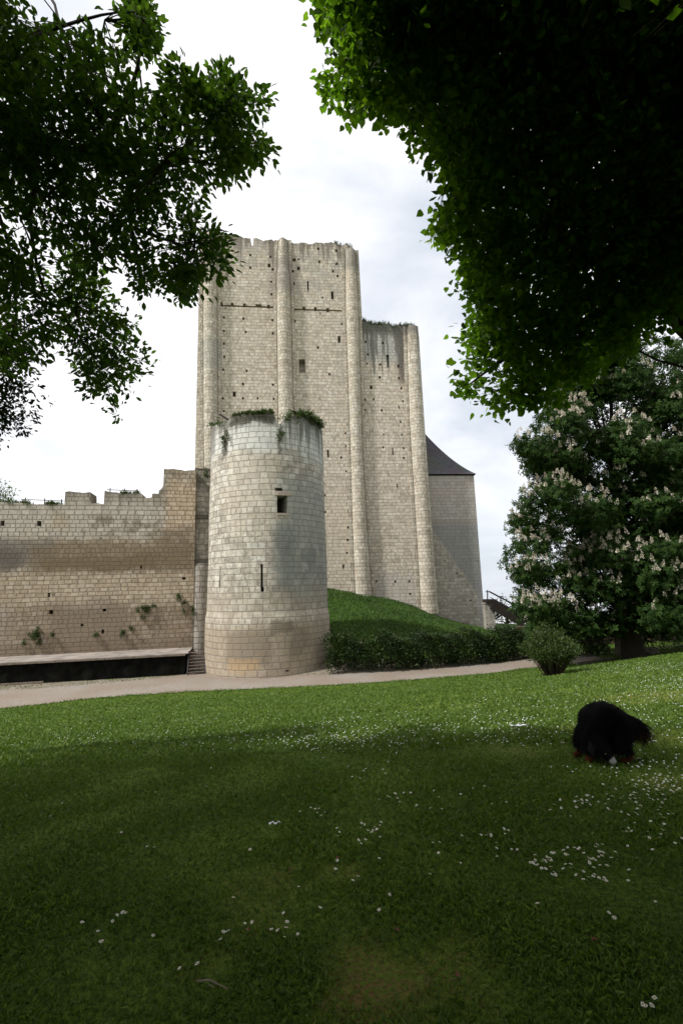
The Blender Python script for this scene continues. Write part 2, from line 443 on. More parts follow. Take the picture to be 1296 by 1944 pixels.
def lawn_material():
    m, n, lk, b, out = new_mat('lawn turf')
    tc = n('ShaderNodeTexCoord')
    def nz(s, d=5.0, r=0.6):
        x = n('ShaderNodeTexNoise', i_Scale=s, i_Detail=d, i_Roughness=r); lk(tc.outputs['Object'], x.inputs['Vector']); return x.outputs['Fac']
    cr = n('ShaderNodeValToRGB'); lk(nz(0.55), cr.inputs[0]); e = cr.color_ramp.elements
    e[0].position = 0.32; e[0].color = (0.046, 0.083, 0.009, 1); e[1].position = 0.68; e[1].color = (0.106, 0.150, 0.019, 1)
    cf = n('ShaderNodeValToRGB'); lk(nz(38.0), cf.inputs[0]); e = cf.color_ramp.elements
    e[0].position = 0.3; e[0].color = (0.45, 0.45, 0.4, 1); e[1].position = 0.7; e[1].color = (1.35, 1.35, 1.3, 1)
    mx = n('ShaderNodeMix', data_type='RGBA', blend_type='MULTIPLY'); mx.inputs[0].default_value = 1.0; lk(cr.outputs[0], mx.inputs[6]); lk(cf.outputs[0], mx.inputs[7])
    bk = n('ShaderNodeAttribute', attribute_name='rough_grass'); m1 = n('ShaderNodeMix', data_type='RGBA'); lk(bk.outputs['Fac'], m1.inputs[0]); lk(mx.outputs[2], m1.inputs[6]); m1.inputs[7].default_value = (.034, .068, .008, 1)
    soil = n('ShaderNodeAttribute', attribute_name='soil')
    m2 = n('ShaderNodeMix', data_type='RGBA'); sn = n('ShaderNodeMath', operation='MULTIPLY'); lk(soil.outputs['Fac'], sn.inputs[0]); sr = n('ShaderNodeMapRange'); lk(nz(55.0), sr.inputs[0]); sr.inputs[1].default_value = .42; sr.inputs[2].default_value = .58; lk(sr.outputs[0], sn.inputs[1]); lk(sn.outputs[0], m2.inputs[0]); lk(m1.outputs[2], m2.inputs[6]); m2.inputs[7].default_value = (0.15, 0.072, 0.036, 1)
    lk(m2.outputs[2], b.inputs['Base Color'])
    bp = n('ShaderNodeBump', i_Strength=0.7, i_Distance=0.04); lk(nz(22.0), bp.inputs['Height']); lk(bp.outputs[0], b.inputs['Normal'])
    b.inputs['Specular IOR Level'].default_value = 0.1
    return m


SOIL = [(700, 1865, 0.20, 0.95), (640, 1655, 0.13, 0.6), (500, 1668, 0.22, 0.35), (480, 1735, 0.24, 0.35), (720, 1920, 0.22, 0.5), (870, 1860, 0.2, 0.4),
        (1230, 1325, 1.0, 0.55), (1260, 1490, 0.3, 0.4), (420, 1835, 0.10, 0.5), (1060, 1282, 0.6, 0.5), (520, 1580, 0.1, 0.5), (1110, 1385, 0.3, 0.4), (960, 1430, 0.5, 0.3), (1255, 1400, 0.5, 0.35)]
soilP = ground_at(np.array([s[0] for s in SOIL], float), np.array([s[1] for s in SOIL], float))


def soil_amount(x, y):
    a = np.zeros(np.shape(x))
    w = 0.5 * np.sin(x * 9 + 3 * np.sin(y * 7)) + 0.5 * np.sin(y * 11 + 2 * np.sin(x * 8))
    for p, s in zip(soilP, SOIL):
        r = np.sqrt((x - p[0]) ** 2 + (y - p[1]) ** 2) / s[2]
        a = np.maximum(a, s[3] * np.clip(1.35 - r + 0.3 * w, 0, 1))
    return a


def build_ground():
    def axis(a, b, fine, lo, hi):
        out = [a]
        x = lo
        left = [lo - fine * (1.35 ** k - 1) / 0.35 * 1.35 for k in range(1, 60)]
        left = [q for q in left if q > a]
        right = [hi + fine * (1.35 ** k - 1) / 0.35 * 1.35 for k in range(1, 60)]
        right = [q for q in right if q < b]
        return np.array(sorted([a] + left + list(np.arange(lo, hi + 1e-6, fine)) + right + [b]))
    xs = axis(-700, 700, 0.22, -20, 22); ys = axis(-300, 900, 0.22, 0, 34)
    X, Y = np.meshgrid(xs, ys); Z = H(X, Y)
    ins = in_poly(X.ravel(), Y.ravel(), np.concatenate([nearP[:, :2] + [0, .1], farP[::-1, :2] + [0, 1.6]])).reshape(X.shape)
    Z = np.where(ins, Z - 0.05, Z)
    nx, ny = len(xs), len(ys); i = np.arange(nx * ny).reshape(ny, nx)
    F = np.stack([i[:-1, :-1], i[:-1, 1:], i[1:, 1:], i[1:, :-1]], -1).reshape(-1, 4)
    V = np.stack([X, Y, Z], -1).reshape(-1, 3)
    bank = np.clip((Y - 29.5) / 3, 0, 1) * np.clip((X + 8) / 4, 0, 1)
    o = np_mesh('lawn', V, F, lawn_material(), smooth=True, attrs={'soil': soil_amount(X, Y).ravel(), 'rough_grass': bank.ravel()})
    tag(o, 'mown green lawn sloping down to the castle with a grassy bank under the keep', 'lawn', kind='structure')
    # gravel path
    n = 140; tn = np.linspace(0, 1, n)
    def resample(P, wig):
        d = np.r_[0, np.cumsum(np.linalg.norm(np.diff(P[:, :2], axis=0), axis=1))]; d /= d[-1]
        Q = np.stack([np.interp(tn, d, P[:, k]) for k in range(2)], -1)
        Q[:, 1] += wig * (np.sin(tn * 310) + np.sin(tn * 173 + 1)) * 0.06
        return Q
    a, c = resample(nearP, 1.0), resample(farP, 0.0); c[:, 1] += 1.7
    rows = 9; G = np.stack([a + (c - a) * t for t in np.linspace(0, 1, rows)], 0)
    Zg = H(G[..., 0], G[..., 1]) + 0.012
    i = np.arange(rows * n).reshape(rows, n); F = np.stack([i[:-1, :-1], i[:-1, 1:], i[1:, 1:], i[1:, :-1]], -1).reshape(-1, 4)
    m, nn, lk, b, out = new_mat('gravel')
    tc = nn('ShaderNodeTexCoord')
    def nz(s, d=4.0):
        x = nn('ShaderNodeTexNoise', i_Scale=s, i_Detail=d); lk(tc.outputs['Object'], x.inputs['Vector']); return x.outputs['Fac']
    cr = nn('ShaderNodeValToRGB'); lk(nz(0.35), cr.inputs[0]); e = cr.color_ramp.elements
    e[0].position = 0.4; e[0].color = (0.20, 0.167, 0.136, 1); e[1].position = 0.62; e[1].color = (0.222, 0.20, 0.174, 1)
    cf = nn('ShaderNodeValToRGB'); lk(nz(26.0), cf.inputs[0]); e = cf.color_ramp.elements
    e[0].position = 0.3; e[0].color = (0.6, 0.58, 0.55, 1); e[1].position = 0.7; e[1].color = (1.25, 1.22, 1.2, 1)
    mx = nn('ShaderNodeMix', data_type='RGBA', blend_type='MULTIPLY'); mx.inputs[0].default_value = 1; lk(cr.outputs[0], mx.inputs[6]); lk(cf.outputs[0], mx.inputs[7])
    lk(mx.outputs[2], b.inputs['Base Color'])
    bp = nn('ShaderNodeBump', i_Strength=0.6, i_Distance=0.03); lk(nz(40.0), bp.inputs['Height']); lk(bp.outputs[0], b.inputs['Normal'])
    p = np_mesh('path', np.stack([G[..., 0], G[..., 1], Zg], -1).reshape(-1, 3), F, m, smooth=True)
    tag(p, 'pale gravel path between the lawn and the foot of the castle walls', 'path', kind='structure')


build_ground()


# ------------------------------------------------------------------ masonry shells
def lines(lo, hi, step, extra):
    g = list(np.arange(lo, hi, step)) + [hi]
    ex = sorted(set(round(e, 4) for e in extra if lo < e < hi))
    g = [q for q in g if all(abs(q - e) > step * 0.2 for e in ex)] if ex else g
    return sorted(set([round(q, 4) for q in g] + ex))


def wall_face(mb, s0, s1, z0, top, Mf, holes, step=0.5, zstep=0.6, thick=1.0, extra_s=(), back=True, ztop=None):
    """front skin with real recesses; top(s) is the broken skyline; Mf(s, z, depth) places a point"""
    sx = lines(s0, s1, step, [q for h in holes for q in h[:2]] + list(extra_s))
    zt = ztop if ztop is not None else max(top(s) for s in sx) + 0.01
    zx = lines(z0, zt, zstep, [q for h in holes for q in h[2:4]])
    T = [top(s) for s in sx]; idx = {}
    def vt(i, j):
        k = (i, j)
        if k not in idx:
            z = min(zx[j], T[i]); idx[k] = mb.vert(Mf(sx[i], z, 0.0), (sx[i], z))
        return idx[k]
    hs = np.array([h[:4] for h in holes]) if holes else np.zeros((0, 4))
    for i in range(len(sx) - 1):
        sc = (sx[i] + sx[i + 1]) / 2
        hc = hs[(hs[:, 0] < sc) & (hs[:, 1] > sc)] if len(hs) else hs
        for j in range(len(zx) - 1):
            if zx[j] >= T[i] and zx[j] >= T[i + 1]: continue
            zc = (zx[j] + zx[j + 1]) / 2
            if len(hc) and ((hc[:, 2] < zc) & (hc[:, 3] > zc)).any(): continue
            q = [vt(i, j), vt(i + 1, j), vt(i + 1, j + 1), vt(i, j + 1)]
            mb.f.append(tuple(q))
    for h in holes:
        if len(h) > 5 and h[5]: continue        # its recess is a part of its own
        recess(mb, h, Mf)
    if back:
        for i in range(len(sx) - 1):
            a, c = sx[i], sx[i + 1]
            mb.quad([Mf(a, T[i], 0), Mf(c, T[i + 1], 0), Mf(c, T[i + 1], thick), Mf(a, T[i], thick)], [(a, T[i]), (c, T[i + 1]), (c, T[i + 1] + thick), (a, T[i] + thick)])
            mb.quad([Mf(c, z0, thick), Mf(a, z0, thick), Mf(a, T[i], thick), Mf(c, T[i + 1], thick)], [(c, z0), (a, z0), (a, T[i]), (c, T[i + 1])])
        for s, t in ((sx[0], T[0]), (sx[-1], T[-1])):
            mb.quad([Mf(s, z0, 0), Mf(s, z0, thick), Mf(s, t, thick), Mf(s, t, 0)], [(s, z0), (s + thick, z0), (s + thick, t), (s, t)])


def recess(mb, h, Mf0):
    a, c, z0, z1, d = h[:5]; m = (a + c) / 2
    # on a round wall the jambs stay parallel instead of running to the axis
    Mf = (lambda s, z, q: Mf0(m + (s - m) * TR / (TR - q), z, q)) if Mf0.__name__ == 'TM' else Mf0
    mb.quad([Mf(a, z0, 0), Mf(a, z1, 0), Mf(a, z1, d), Mf(a, z0, d)], [(a, z0), (a, z1), (a + d, z1), (a + d, z0)])
    mb.quad([Mf(c, z0, 0), Mf(c, z1, 0), Mf(c, z1, d), Mf(c, z0, d)], [(c, z0), (c, z1), (c - d, z1), (c - d, z0)])
    mb.quad([Mf(a, z0, 0), Mf(c, z0, 0), Mf(c, z0, d), Mf(a, z0, d)], [(a, z0), (c, z0), (c, z0 + d), (a, z0 + d)])
    mb.quad([Mf(a, z1, 0), Mf(c, z1, 0), Mf(c, z1, d), Mf(a, z1, d)], [(a, z1), (c, z1), (c, z1 - d), (a, z1 - d)])
    mb.quad([Mf(a, z0, d), Mf(c, z0, d), Mf(c, z1, d), Mf(a, z1, d)], [(a, z0), (c, z0), (c, z1), (a, z1)])


def ragged(x, seed, amp):
    return amp * (0.5 * math.sin(x * 2.3 + seed) + 0.35 * math.sin(x * 5.1 + 2 * seed) + 0.3 * math.sin(x * 11.7 + 3 * seed))


def profile(pts, seed=0.0, amp=0.1):
    xs = [p[0] for p in pts]; zs = [p[1] for p in pts]
    return lambda s: float(np.interp(s, xs, zs)) + ragged(s, seed, amp)


def mono(P, e=.012):
    out = []
    for s, z in P:
        if out and s < out[-1][0] + e: s = out[-1][0] + e
        out.append((s, z))
    return out


class Plane:
    """vertical wall plane; pixel() reads a real place on it, M() leans its ends like the old masonry does"""
    def __init__(s, p0, ang, Lp=None, Rp=None):
        s.p = np.array(p0, float); s.d = np.array([math.cos(ang), math.sin(ang)]); s.n = np.array([-math.sin(ang), math.cos(ang)])
        s.bat = None
        if Lp:
            a, b = [s.raw(*q) for q in Lp]; c, e = [s.raw(*q) for q in Rp]
            s.zm = 15.0; f = lambda z, p, q: p[0] + (q[0] - p[0]) * (z - p[1]) / (q[1] - p[1])
            s.Lf = lambda z: f(z, a, b); s.Rf = lambda z: f(z, c, e); s.L0, s.R0 = s.Lf(s.zm), s.Rf(s.zm); s.bat = True
    def raw(s, u, v, off=0.0):
        d = rays(u, v); p = s.p + s.n * off
        t = (p @ s.n) / (d[:2] @ s.n); q = d * t
        return float((q[:2] - s.p) @ s.d), float(q[2] + CAM.z)
    def pixel(s, u, v, off=0.0):
        a, z = s.raw(u, v, off)
        if s.bat:
            L, R = s.Lf(z), s.Rf(z); a = s.L0 + (a - L) / (R - L) * (s.R0 - s.L0)
        return a, z
    def M(s, a, z, d=0.0):
        if s.bat:
            L, R = s.Lf(z), s.Rf(z); a = L + (a - s.L0) / (s.R0 - s.L0) * (R - L)
        q = s.p + s.d * a + s.n * d
        return (q[0], q[1], z)
    def hole(s, u, v, w=5, h=5, depth=0.7, part=None):
        """opening centred on (u, v), w x h in photo pixels"""
        a0, _ = s.pixel(u - w / 2, v); a1, _ = s.pixel(u + w / 2, v); _, z0 = s.pixel(u, v + h / 2); _, z1 = s.pixel(u, v - h / 2)
        return (round(a0, 3), round(a1, 3), round(z0, 3), round(z1, 3), depth, part)


# ------------------------------------------------------------------ castle keep
KEEP = Plane((-13.8, 46.0), math.radians(6.0), [(379, 480), (370, 880)], [(793, 640), (830, 1130)])


def kz(u, v): return KEEP.pixel(u, v)


def build_keep():
    holes = []
    z3 = lambda x, y: (380 + x / 4.05, 420 + y / 4.05)
    for x, y, w, h in [(240, 312, 4.5, 5), (385, 258, 4, 5), (385, 355, 4, 5), (530, 338, 5, 7), (557, 368, 4.5, 5), (168, 433, 4, 4), (545, 463, 4, 4), (547, 560, 4, 4),
                       (540, 270, 3.5, 4), (195, 665, 3, 3), (182, 738, 4, 4), (332, 746, 4, 5), (555, 758, 4, 4.5), (182, 842, 4, 4), (350, 850, 4, 4.5), (558, 860, 4, 4.5),
                       (182, 940, 4, 4.5), (185, 1040, 4, 4.5), (178, 1140, 4, 4.5), (357, 1148, 4, 4.5), (328, 1248, 3.5, 4), (556, 1256, 3, 4), (722, 295, 6, 6),
                       (712, 382, 4, 5), (755, 360, 5, 7), (718, 477, 4, 5), (907, 210, 4, 5), (915, 310, 4, 5), (1045, 225, 5, 5), (1048, 325, 4, 5), (1020, 382, 4, 5),
                       (1055, 420, 4, 5), (940, 585, 3.5, 4), (716, 692, 4.5, 5), (727, 765, 4, 5), (920, 707, 2.5, 3), (1088, 790, 3, 4), (905, 970, 4, 5),
                       (993, 1175, 4, 4.5), (755, 290, 3, 4)]:
        holes.append(KEEP.hole(*z3(x, y), w, h))
    for x, y in [(160, 634), (245, 638), (340, 645), (525, 655), (708, 662), (797, 670), (885, 674), (980, 682)]:
        holes.append(KEEP.hole(*z3(x, y), 5.2, 7.5, 0.5))
    holes.append(KEEP.hole(*z3(447, 646), 11, 5, 0.35))
    z4 = lambda x, y: (640 + x / 4.63, 580 + y / 4.63)
    for x, y, w, h in [(250, 318, 3.5, 4), (400, 328, 4, 4), (268, 428, 3.5, 4), (222, 508, 3.5, 4), (264, 508, 3, 3.5), (377, 517, 3.5, 5), (538, 532, 3, 6),
                       (373, 630, 4, 5), (541, 637, 3.5, 5), (297, 718, 5, 7), (563, 727, 3.5, 5), (244, 825, 3.5, 4), (320, 823, 3, 4), (578, 840, 3.5, 4), (541, 892, 2.5, 6),
                       (244, 917, 4, 4), (390, 920, 4, 4), (557, 1022, 3, 5), (240, 1128, 3, 3), (408, 1132, 3, 3), (567, 1135, 3, 3.5), (248, 1248, 3.5, 4), (403, 1246, 3.5, 4),
                       (583, 1254, 3.5, 4), (585, 1340, 3.5, 4), (72, 1122, 3.5, 4), (82, 1235, 3.5, 4), (35, 1335, 3.5, 4), (78, 1458, 3, 3), (72, 818, 2.5, 3)]:
        holes.append(KEEP.hole(*z4(x, y), w, h))
    zr = lambda x, y: (620 + x / 4.05, 880 + y / 4.05)
    for x, y, w, h in [(165, 262, 3, 6), (168, 368, 3, 6), (165, 492, 4, 4), (162, 587, 4, 4), (156, 688, 3.5, 4), (128, 792, 3.5, 8), (205, 895, 2.5, 4),
                       (384, 906, 3.5, 4), (527, 908, 4, 4), (635, 906, 4, 4), (641, 1003, 4, 4)]:
        holes.append(KEEP.hole(*zr(x, y), w, h))
    for u, v in [(460, 782), (519, 783), (425, 780), (489, 756), (461, 756), (520, 757), (423, 756), (609, 847), (518, 730), (461, 729), (616, 940), (617, 972)]:
        holes.append(KEEP.hole(u, v, 4, 4.2))
    big = {'window': [(*z3(783, 1112), 12, 26, 0.9), (*z3(1015, 568), 5, 15, 0.8), (*z3(1068, 907), 5.5, 13, 0.8), (444.5, 748, 6, 10, 0.8)],
           'arrow_slit': [(*z3(828, 496), 2.8, 19, 0.8), (*z4(444, 487), 5.5, 24, 0.35), (*z4(488, 1281), 2.6, 14, 0.8), (622.5, 861, 3.6, 15, 0.8), (*zr(543, 170), 2.2, 8, 0.8)]}
    parts = []
    for k, L in big.items():
        for u, v, w, h, d in L:
            hh = KEEP.hole(u, v, w, h, d, k); holes.append(hh); parts.append((k, hh))
    # groove of the vanished floor: one horizontal slot in each bay
    (a0, za), (a1, zb) = kz(*z3(152, 645)), kz(*z3(572, 662)); zc = (za + zb) / 2
    holes.append((round(a0, 3), round(a1, 3), round(zc - .09, 3), round(zc + .09, 3), .3, None))
    (a0, za), (a1, zb) = kz(*z3(702, 668)), kz(*z3(1088, 695)); zc = (za + zb) / 2
    holes.append((round(a0, 3), round(a1, 3), round(zc - .09, 3), round(zc + .09, 3), .3, None))
    tp = [(378, 455), (386, 440), (398, 439), (415, 443), (430, 444), (448, 446), (460, 448), (473, 451), (475.4, 452), (475.6, 466), (480.6, 467), (480.8, 453), (500, 454), (520, 456), (530, 455), (545, 456), (556, 459),
          (575, 462), (600, 461), (610, 459), (630, 461), (655, 463), (664, 468), (672, 474), (676.5, 482), (677.5, 510), (679, 540), (681, 568), (680, 588), (682, 604), (684, 606),
          (700, 612), (720, 614), (745, 617), (762, 617), (770, 615), (782, 618), (788, 624), (793, 634)]
    P = mono([kz(*q) for q in tp], .02)
    top0 = profile(P, 1.3, 0.10)
    top = lambda s: top0(s) + 0.10 * math.floor(3 * math.sin(s * 3.7)) / 3
    s0, s1 = KEEP.L0, KEEP.R0 - 0.15
    root = empty('castle_keep', KEEP.M((s0 + s1) / 2, 0, 0), 'tall square ruined keep of pale stone with half round buttresses and a broken top', 'castle keep')
    zt, zl = kz(530, 455)[1], kz(740, 615)[1]
    sb = kz(682, 606)[0]; uT = lambda u, v: kz(u, v)[0]
    mk = dict(h=0.33, w=0.52, seed=2.0, joint=0.026, joint_fac=0.6, mortar=(0.17, 0.14, 0.11),
              stones=[(0.0, (0.42, 0.36, 0.275)), (0.3, (0.485, 0.42, 0.33)), (0.65, (0.53, 0.465, 0.37)), (1.0, (0.58, 0.53, 0.44))])
    zones = [dict(box=(uT(545, 500), uT(660, 500), zt - 6.5, zt + 3), soft=1.0, amp=3, scale=.5, col=(.30, .28, .25), fac=.55, patch=.9),
             dict(box=(s0, uT(520, 500), zt - 3.2, zt + 3), soft=.8, amp=2, scale=.6, col=(.32, .30, .27), fac=.6, patch=.8),
             dict(box=(uT(510, 480), uT(560, 480), zt - 8, zt + 2), soft=.7, amp=1.5, col=(.27, .22, .19), fac=.6),
             dict(box=(sb, s1, zl - 4.2, zl + 2), soft=.8, amp=2.5, scale=.6, col=(.30, .31, .29), fac=.75),
             dict(box=(sb, s1, zl - 1.2, zl + 2), soft=.4, amp=1.0, scale=.8, col=(.07, .08, .055), fac=.8),
             dict(box=(uT(752, 640), uT(775, 640), zl - 6.5, zl + 1), soft=.4, amp=1.2, col=(.10, .075, .065), fac=.85),
             dict(box=(s0, uT(690, 1000), -3, 10), soft=2, amp=4, scale=.3, col=(.50, .43, .31), fac=.35),
             dict(box=(uT(690, 1100), s1, -3, kz(740, 1090)[1]), soft=.5, amp=.6, col=(.42, .385, .34), fac=.6),
             dict(box=(uT(688, 1090), uT(704, 1090), kz(700, 1104)[1], kz(700, 1090)[1]), soft=.15, amp=.3, col=(.27, .28, .28), fac=.8),
             dict(box=(uT(640, 585), uT(660, 610), 22, 29), soft=.6, amp=2, col=(.34, .32, .29), fac=.4)]
    streaks = [dict(box=(s0, sb, zt + .8, 4.6), freq=1.9, fac=.72, col=(.135, .115, .095)), dict(box=(s0, sb, zt + .5, 1.3), freq=3, fac=.7, col=(.08, .072, .058), base=.6), dict(box=(sb, s1, zl + .6, 6.5), freq=1.9, fac=.8, col=(.095, .095, .083), base=.4)]
    mat = masonry('keep masonry', zones=zones, streaks=streaks, **mk)
    mb = MB()
    wall_face(mb, s0, s1, -3.4, top, KEEP.M, holes, 0.32, 0.5, 1.1, extra_s=[q[0] for q in P])
    # flanks and rear of the hollow shell
    zf = zt - 1.2
    for a, z1, dep in ((s0 + .6, zf, 13.0), (sb - .9, zf - .8, 13.0), (s1 - .7, zl - .8, 9.0)):
        for d0 in np.arange(1.1, dep, 1.0):
            t1, t2 = z1 + ragged(d0, a, .3), z1 + ragged(d0 + 1, a, .3)
            for off in (-.55, .55):
                mb.quad([KEEP.M(a + off, -3.4, d0), KEEP.M(a + off, -3.4, d0 + 1), KEEP.M(a + off, t2, d0 + 1), KEEP.M(a + off, t1, d0)], [(d0, -3.4), (d0 + 1, -3.4), (d0 + 1, t2), (d0, t1)])
            mb.quad([KEEP.M(a - .55, t1, d0), KEEP.M(a + .55, t1, d0), KEEP.M(a + .55, t2, d0 + 1), KEEP.M(a - .55, t2, d0 + 1)], [(0, d0), (1.1, d0), (1.1, d0 + 1), (0, d0 + 1)])
    for a, c, z1, dep in ((s0 + .05, sb - .35, zf - 1.5, 13.1), (sb - .35, s1 - .15, zl - 2, 9.1)):
        mb.quad([KEEP.M(a, -3.4, dep), KEEP.M(c, -3.4, dep), KEEP.M(c, z1, dep), KEEP.M(a, z1, dep)], [(a, -3.4), (c, -3.4), (c, z1), (a, z1)])
    mb.build('wall', mat, root)
    for k, h in parts:
        m2 = MB(); recess(m2, h, KEEP.M); m2.build(k, mat, root)
    # engaged half-round buttresses on flat pilasters
    bm = masonry('buttress masonry', h=0.33, w=0.42, seed=6.0, joint=0.028, joint_fac=.62, mortar=(.17, .14, .11),
                 stones=[(0.0, (0.43, 0.37, 0.285)), (0.4, (0.49, 0.43, 0.335)), (0.7, (0.53, 0.475, 0.38)), (1.0, (0.58, 0.535, 0.445))],
                 zones=[dict(box=(1.0, 5.0, zt - 1.4, zt + 3), soft=.5, amp=1.2, col=(.13, .12, .10), fac=.8),
                        dict(box=(21.0, 25.0, zt - 6.2, zt - 2.2), soft=.7, amp=1, col=(.24, .205, .19), fac=.6),
                        dict(box=(11.0, 15.0, 23, 26.3), soft=.5, amp=1.5, col=(.33, .33, .29), fac=.55),
                        dict(box=(31.0, 35.0, zt - 3.5, zt + 3), soft=.6, amp=1.5, col=(.22, .20, .17), fac=.7),
                        dict(box=(41.0, 45.0, zl - 1.2, zl + 3), soft=.4, amp=1.0, col=(.10, .095, .085), fac=.8),
                        dict(box=(43.0, 45.0, zl - 7, zl + 3), soft=.5, amp=1.0, col=(.33, .35, .32), fac=.6)],
                 streaks=[dict(box=(10, 39, zt, 3.5), freq=3, fac=.6), dict(box=(40, 50, zl + .4, 6), freq=3, fac=.6)])
    B = [(11, [(442, 386, 412), (620, 386.5, 412.5), (800, 387, 414), (1100, 389, 420)], 'round topped leftmost buttress beside a leafy branch', .2),
         (21, [(452, 527.5, 546), (515, 527, 547), (523, 525, 550), (640, 526, 553), (800, 528.5, 557.5), (1120, 533, 567)], 'middle buttress with a narrower upper shaft', .2),
         (31, [(474, 655, 673.5), (600, 656, 680), (666, 658.5, 682), (860, 665, 687.5), (1003, 669, 696), (1140, 674.5, 706)], 'buttress where the broken upper storey ends', .2),
         (41, [(617, 771, 792.6), (796, 776.5, 804), (979, 788, 817), (1165, 799, 831)], 'right corner buttress with a dark mossy cap', .2)]
    for uo, lv, lab, pil in B:
        L = sorted([(*((lambda a, b: (a[0], b[0], (a[1] + b[1]) / 2))(kz(uL, v), kz(uR, v))),) for v, uL, uR in lv], key=lambda q: q[2])
        zz = np.array([q[2] for q in L]); aa = np.array([q[0] for q in L]); bb = np.array([q[1] for q in L])
        zs = np.arange(max(zz[0], -3.0), zz[-1] + 0.01, 0.45); m2 = MB(); rings = []
        for i, z in enumerate(zs):
            a, c = float(np.interp(z, zz, aa)), float(np.interp(z, zz, bb)); r = (c - a) / 2; mid = (a + c) / 2
            tt = max(0, (z - zs[-1] + 1.3) / 1.3); sh = 1 - 0.30 * tt * tt
            jit = 0.012 * math.sin(z * 9 + uo)
            prof = [(-r - .36, -.003), (-r - .36, .13), (-r - .07, .13), (-r - .05, .05), (-r * .995, .06)]
            for k in range(1, 10):
                th = math.pi - math.pi * k / 10
                prof.append((r * math.cos(th), .10 + r * .95 * math.sin(th)))
            prof += [(r * .995, .06), (r + .05, .05), (r + .07, .13), (r + .36, .13), (r + .36, -.003)]
            if uo == 41: prof = prof[:-5] + [(r * .995, .12), (r + .02, -.3), (r + .02, -.6), (r, -.9)]
            ring = []; arc = 0; pp = None
            for (x, y) in prof:
                if pp: arc += math.hypot(x - pp[0], y - pp[1])
                pp = (x, y); rg = ragged(arc + z, uo, .008)
                ring.append(m2.vert(KEEP.M(mid + x * (sh if abs(x) < r * .99 else 1), z + (0.15 * ragged(arc * 2, uo, 1) if i == len(zs) - 1 else 0), -(y * sh + jit + rg)), (uo + arc, z)))
            rings.append(ring)
        for i in range(len(rings) - 1):
            for k in range(len(rings[0]) - 1):
                m2.f.append((rings[i][k], rings[i][k + 1], rings[i + 1][k + 1], rings[i + 1][k]))
        m2.f.append(tuple(rings[-1]))
        tag(m2.build('buttress', bm, root), lab)
    # putlog holes on two buttresses are shallow sockets with a dark slot stone
    return root, top


keep_root, keep_top = build_keep()


def build_annex():
    PL = Plane(KEEP.p + KEEP.n * 1.2, math.radians(6.0), [(700, 700), (700, 1100)], [(899, 903), (921, 1195)])
    PL.zm = 6.0; PL.L0, PL.R0 = PL.Lf(6.0), PL.Rf(6.0)
    zr = lambda x, y: (620 + x / 4.05, 880 + y / 4.05)
    ze = PL.pixel(880, 901)[1]
    s1 = PL.R0; s0 = s1 - 9.5
    root = empty('slate_roofed_tower', PL.M((s0 + s1) / 2, -2.5, 0), 'lower stone tower with a swept dark slate roof at the right corner of the keep', 'tower')
    g = lambda x, y: PL.pixel(*zr(x, y))
    # grey repair of the upper right: its stepped lower edge runs down to the right
    (ua, va), (ub, vb) = g(800, 470), g(1180, 1000)
    slope = (ub - ua) / (va - vb)
    zones = [dict(box=(ua, s1 + 9, vb - .3, va), soft=.12, amp=.5, col=(.265, .265, .245), fac=.8, slope=slope * 1.0, blocky=1, scale=.9),
             dict(box=(s0, s1 + 2, va - .15, ze + 1), soft=.15, amp=.5, col=(.40, .375, .33), fac=.5),
             dict(box=(s0, s1 + 2, va - .05, va + .5), soft=.1, amp=.15, col=(.33, .285, .245), fac=.75),
             dict(box=(s0, s1 + 2, g(900, 320)[1], g(900, 120)[1]), soft=.2, amp=1.2, col=(.42, .345, .285), fac=.5, patch=.8),
             dict(box=(s1 - .5, s1 + 1, -4, g(1100, 850)[1]), soft=.2, amp=.7, col=(.26, .25, .25), fac=.7)]
    # slope is measured from v0 upward, so re-anchor the left limit at the foot of the repair
    zones[0]['box'] = (ub, s1 + 30, vb - .3, va); zones[0]['slope'] = slope
    mat = masonry('annex masonry', h=.33, w=.55, seed=11, joint=.026, joint_fac=.5, zones=zones, mortar=(.17, .15, .12),
                  stones=[(0, (.36, .32, .255)), (.4, (.43, .39, .315)), (.7, (.47, .435, .355)), (1, (.53, .495, .42))])
    holes = [PL.hole(*zr(x, y), w, h) for x, y, w, h in [(903, 748, 2.5, 2.5), (1000, 843, 3, 3.5), (1105, 1053, 3.5, 3.5), (1162, 748, 2, 2)]]
    mb = MB(); wall_face(mb, s0, s1, -3.6, lambda s: ze, PL.M, holes, .8, .8, 8.0)
    mb.build('wall', mat, root)
    # swept slate roof
    e = .22; n = 14; mb = MB(); sm, dm = (s0 + s1) / 2, 4.0; Hh = 6.6
    rings = []
    for k in range(n + 1):
        f = k / n; z = ze + .03 + Hh * (0.50 * f + 0.50 * f ** 1.7); q = 1 - f
        ww, dd = (s1 - s0) / 2 + e, 4.0 + e
        ring = []
        for cx, cy in ((-1, -1), (1, -1), (1, 1), (-1, 1)):
            a, d = sm + cx * ww * q, dm + cy * dd * q
            ring.append(mb.vert(PL.M(a, z, d) if k else PL.M(a, z, d), (a + d, f * 9)))
        rings.append(ring)
    for k in range(n):
        for j in range(4): mb.f.append((rings[k][j], rings[k][(j + 1) % 4], rings[k + 1][(j + 1) % 4], rings[k + 1][j]))
    mb.f.append(tuple(reversed(rings[0])))
    mb.build('roof', slate_mat(), root)
    m2 = MB(); z = ze - .02
    for (a, d), (a2, d2) in (((s0, -.04), (s1 + .1, -.04)), ((s1 + .06, 0.0), (s1 + .06, 8.0))):
        p, q = Vector(PL.M(a, z, d)), Vector(PL.M(a2, z, d2)); m2.beam(p, q, .1, .12)
    m2.build('eaves_board', MAT['old_timber'], root)


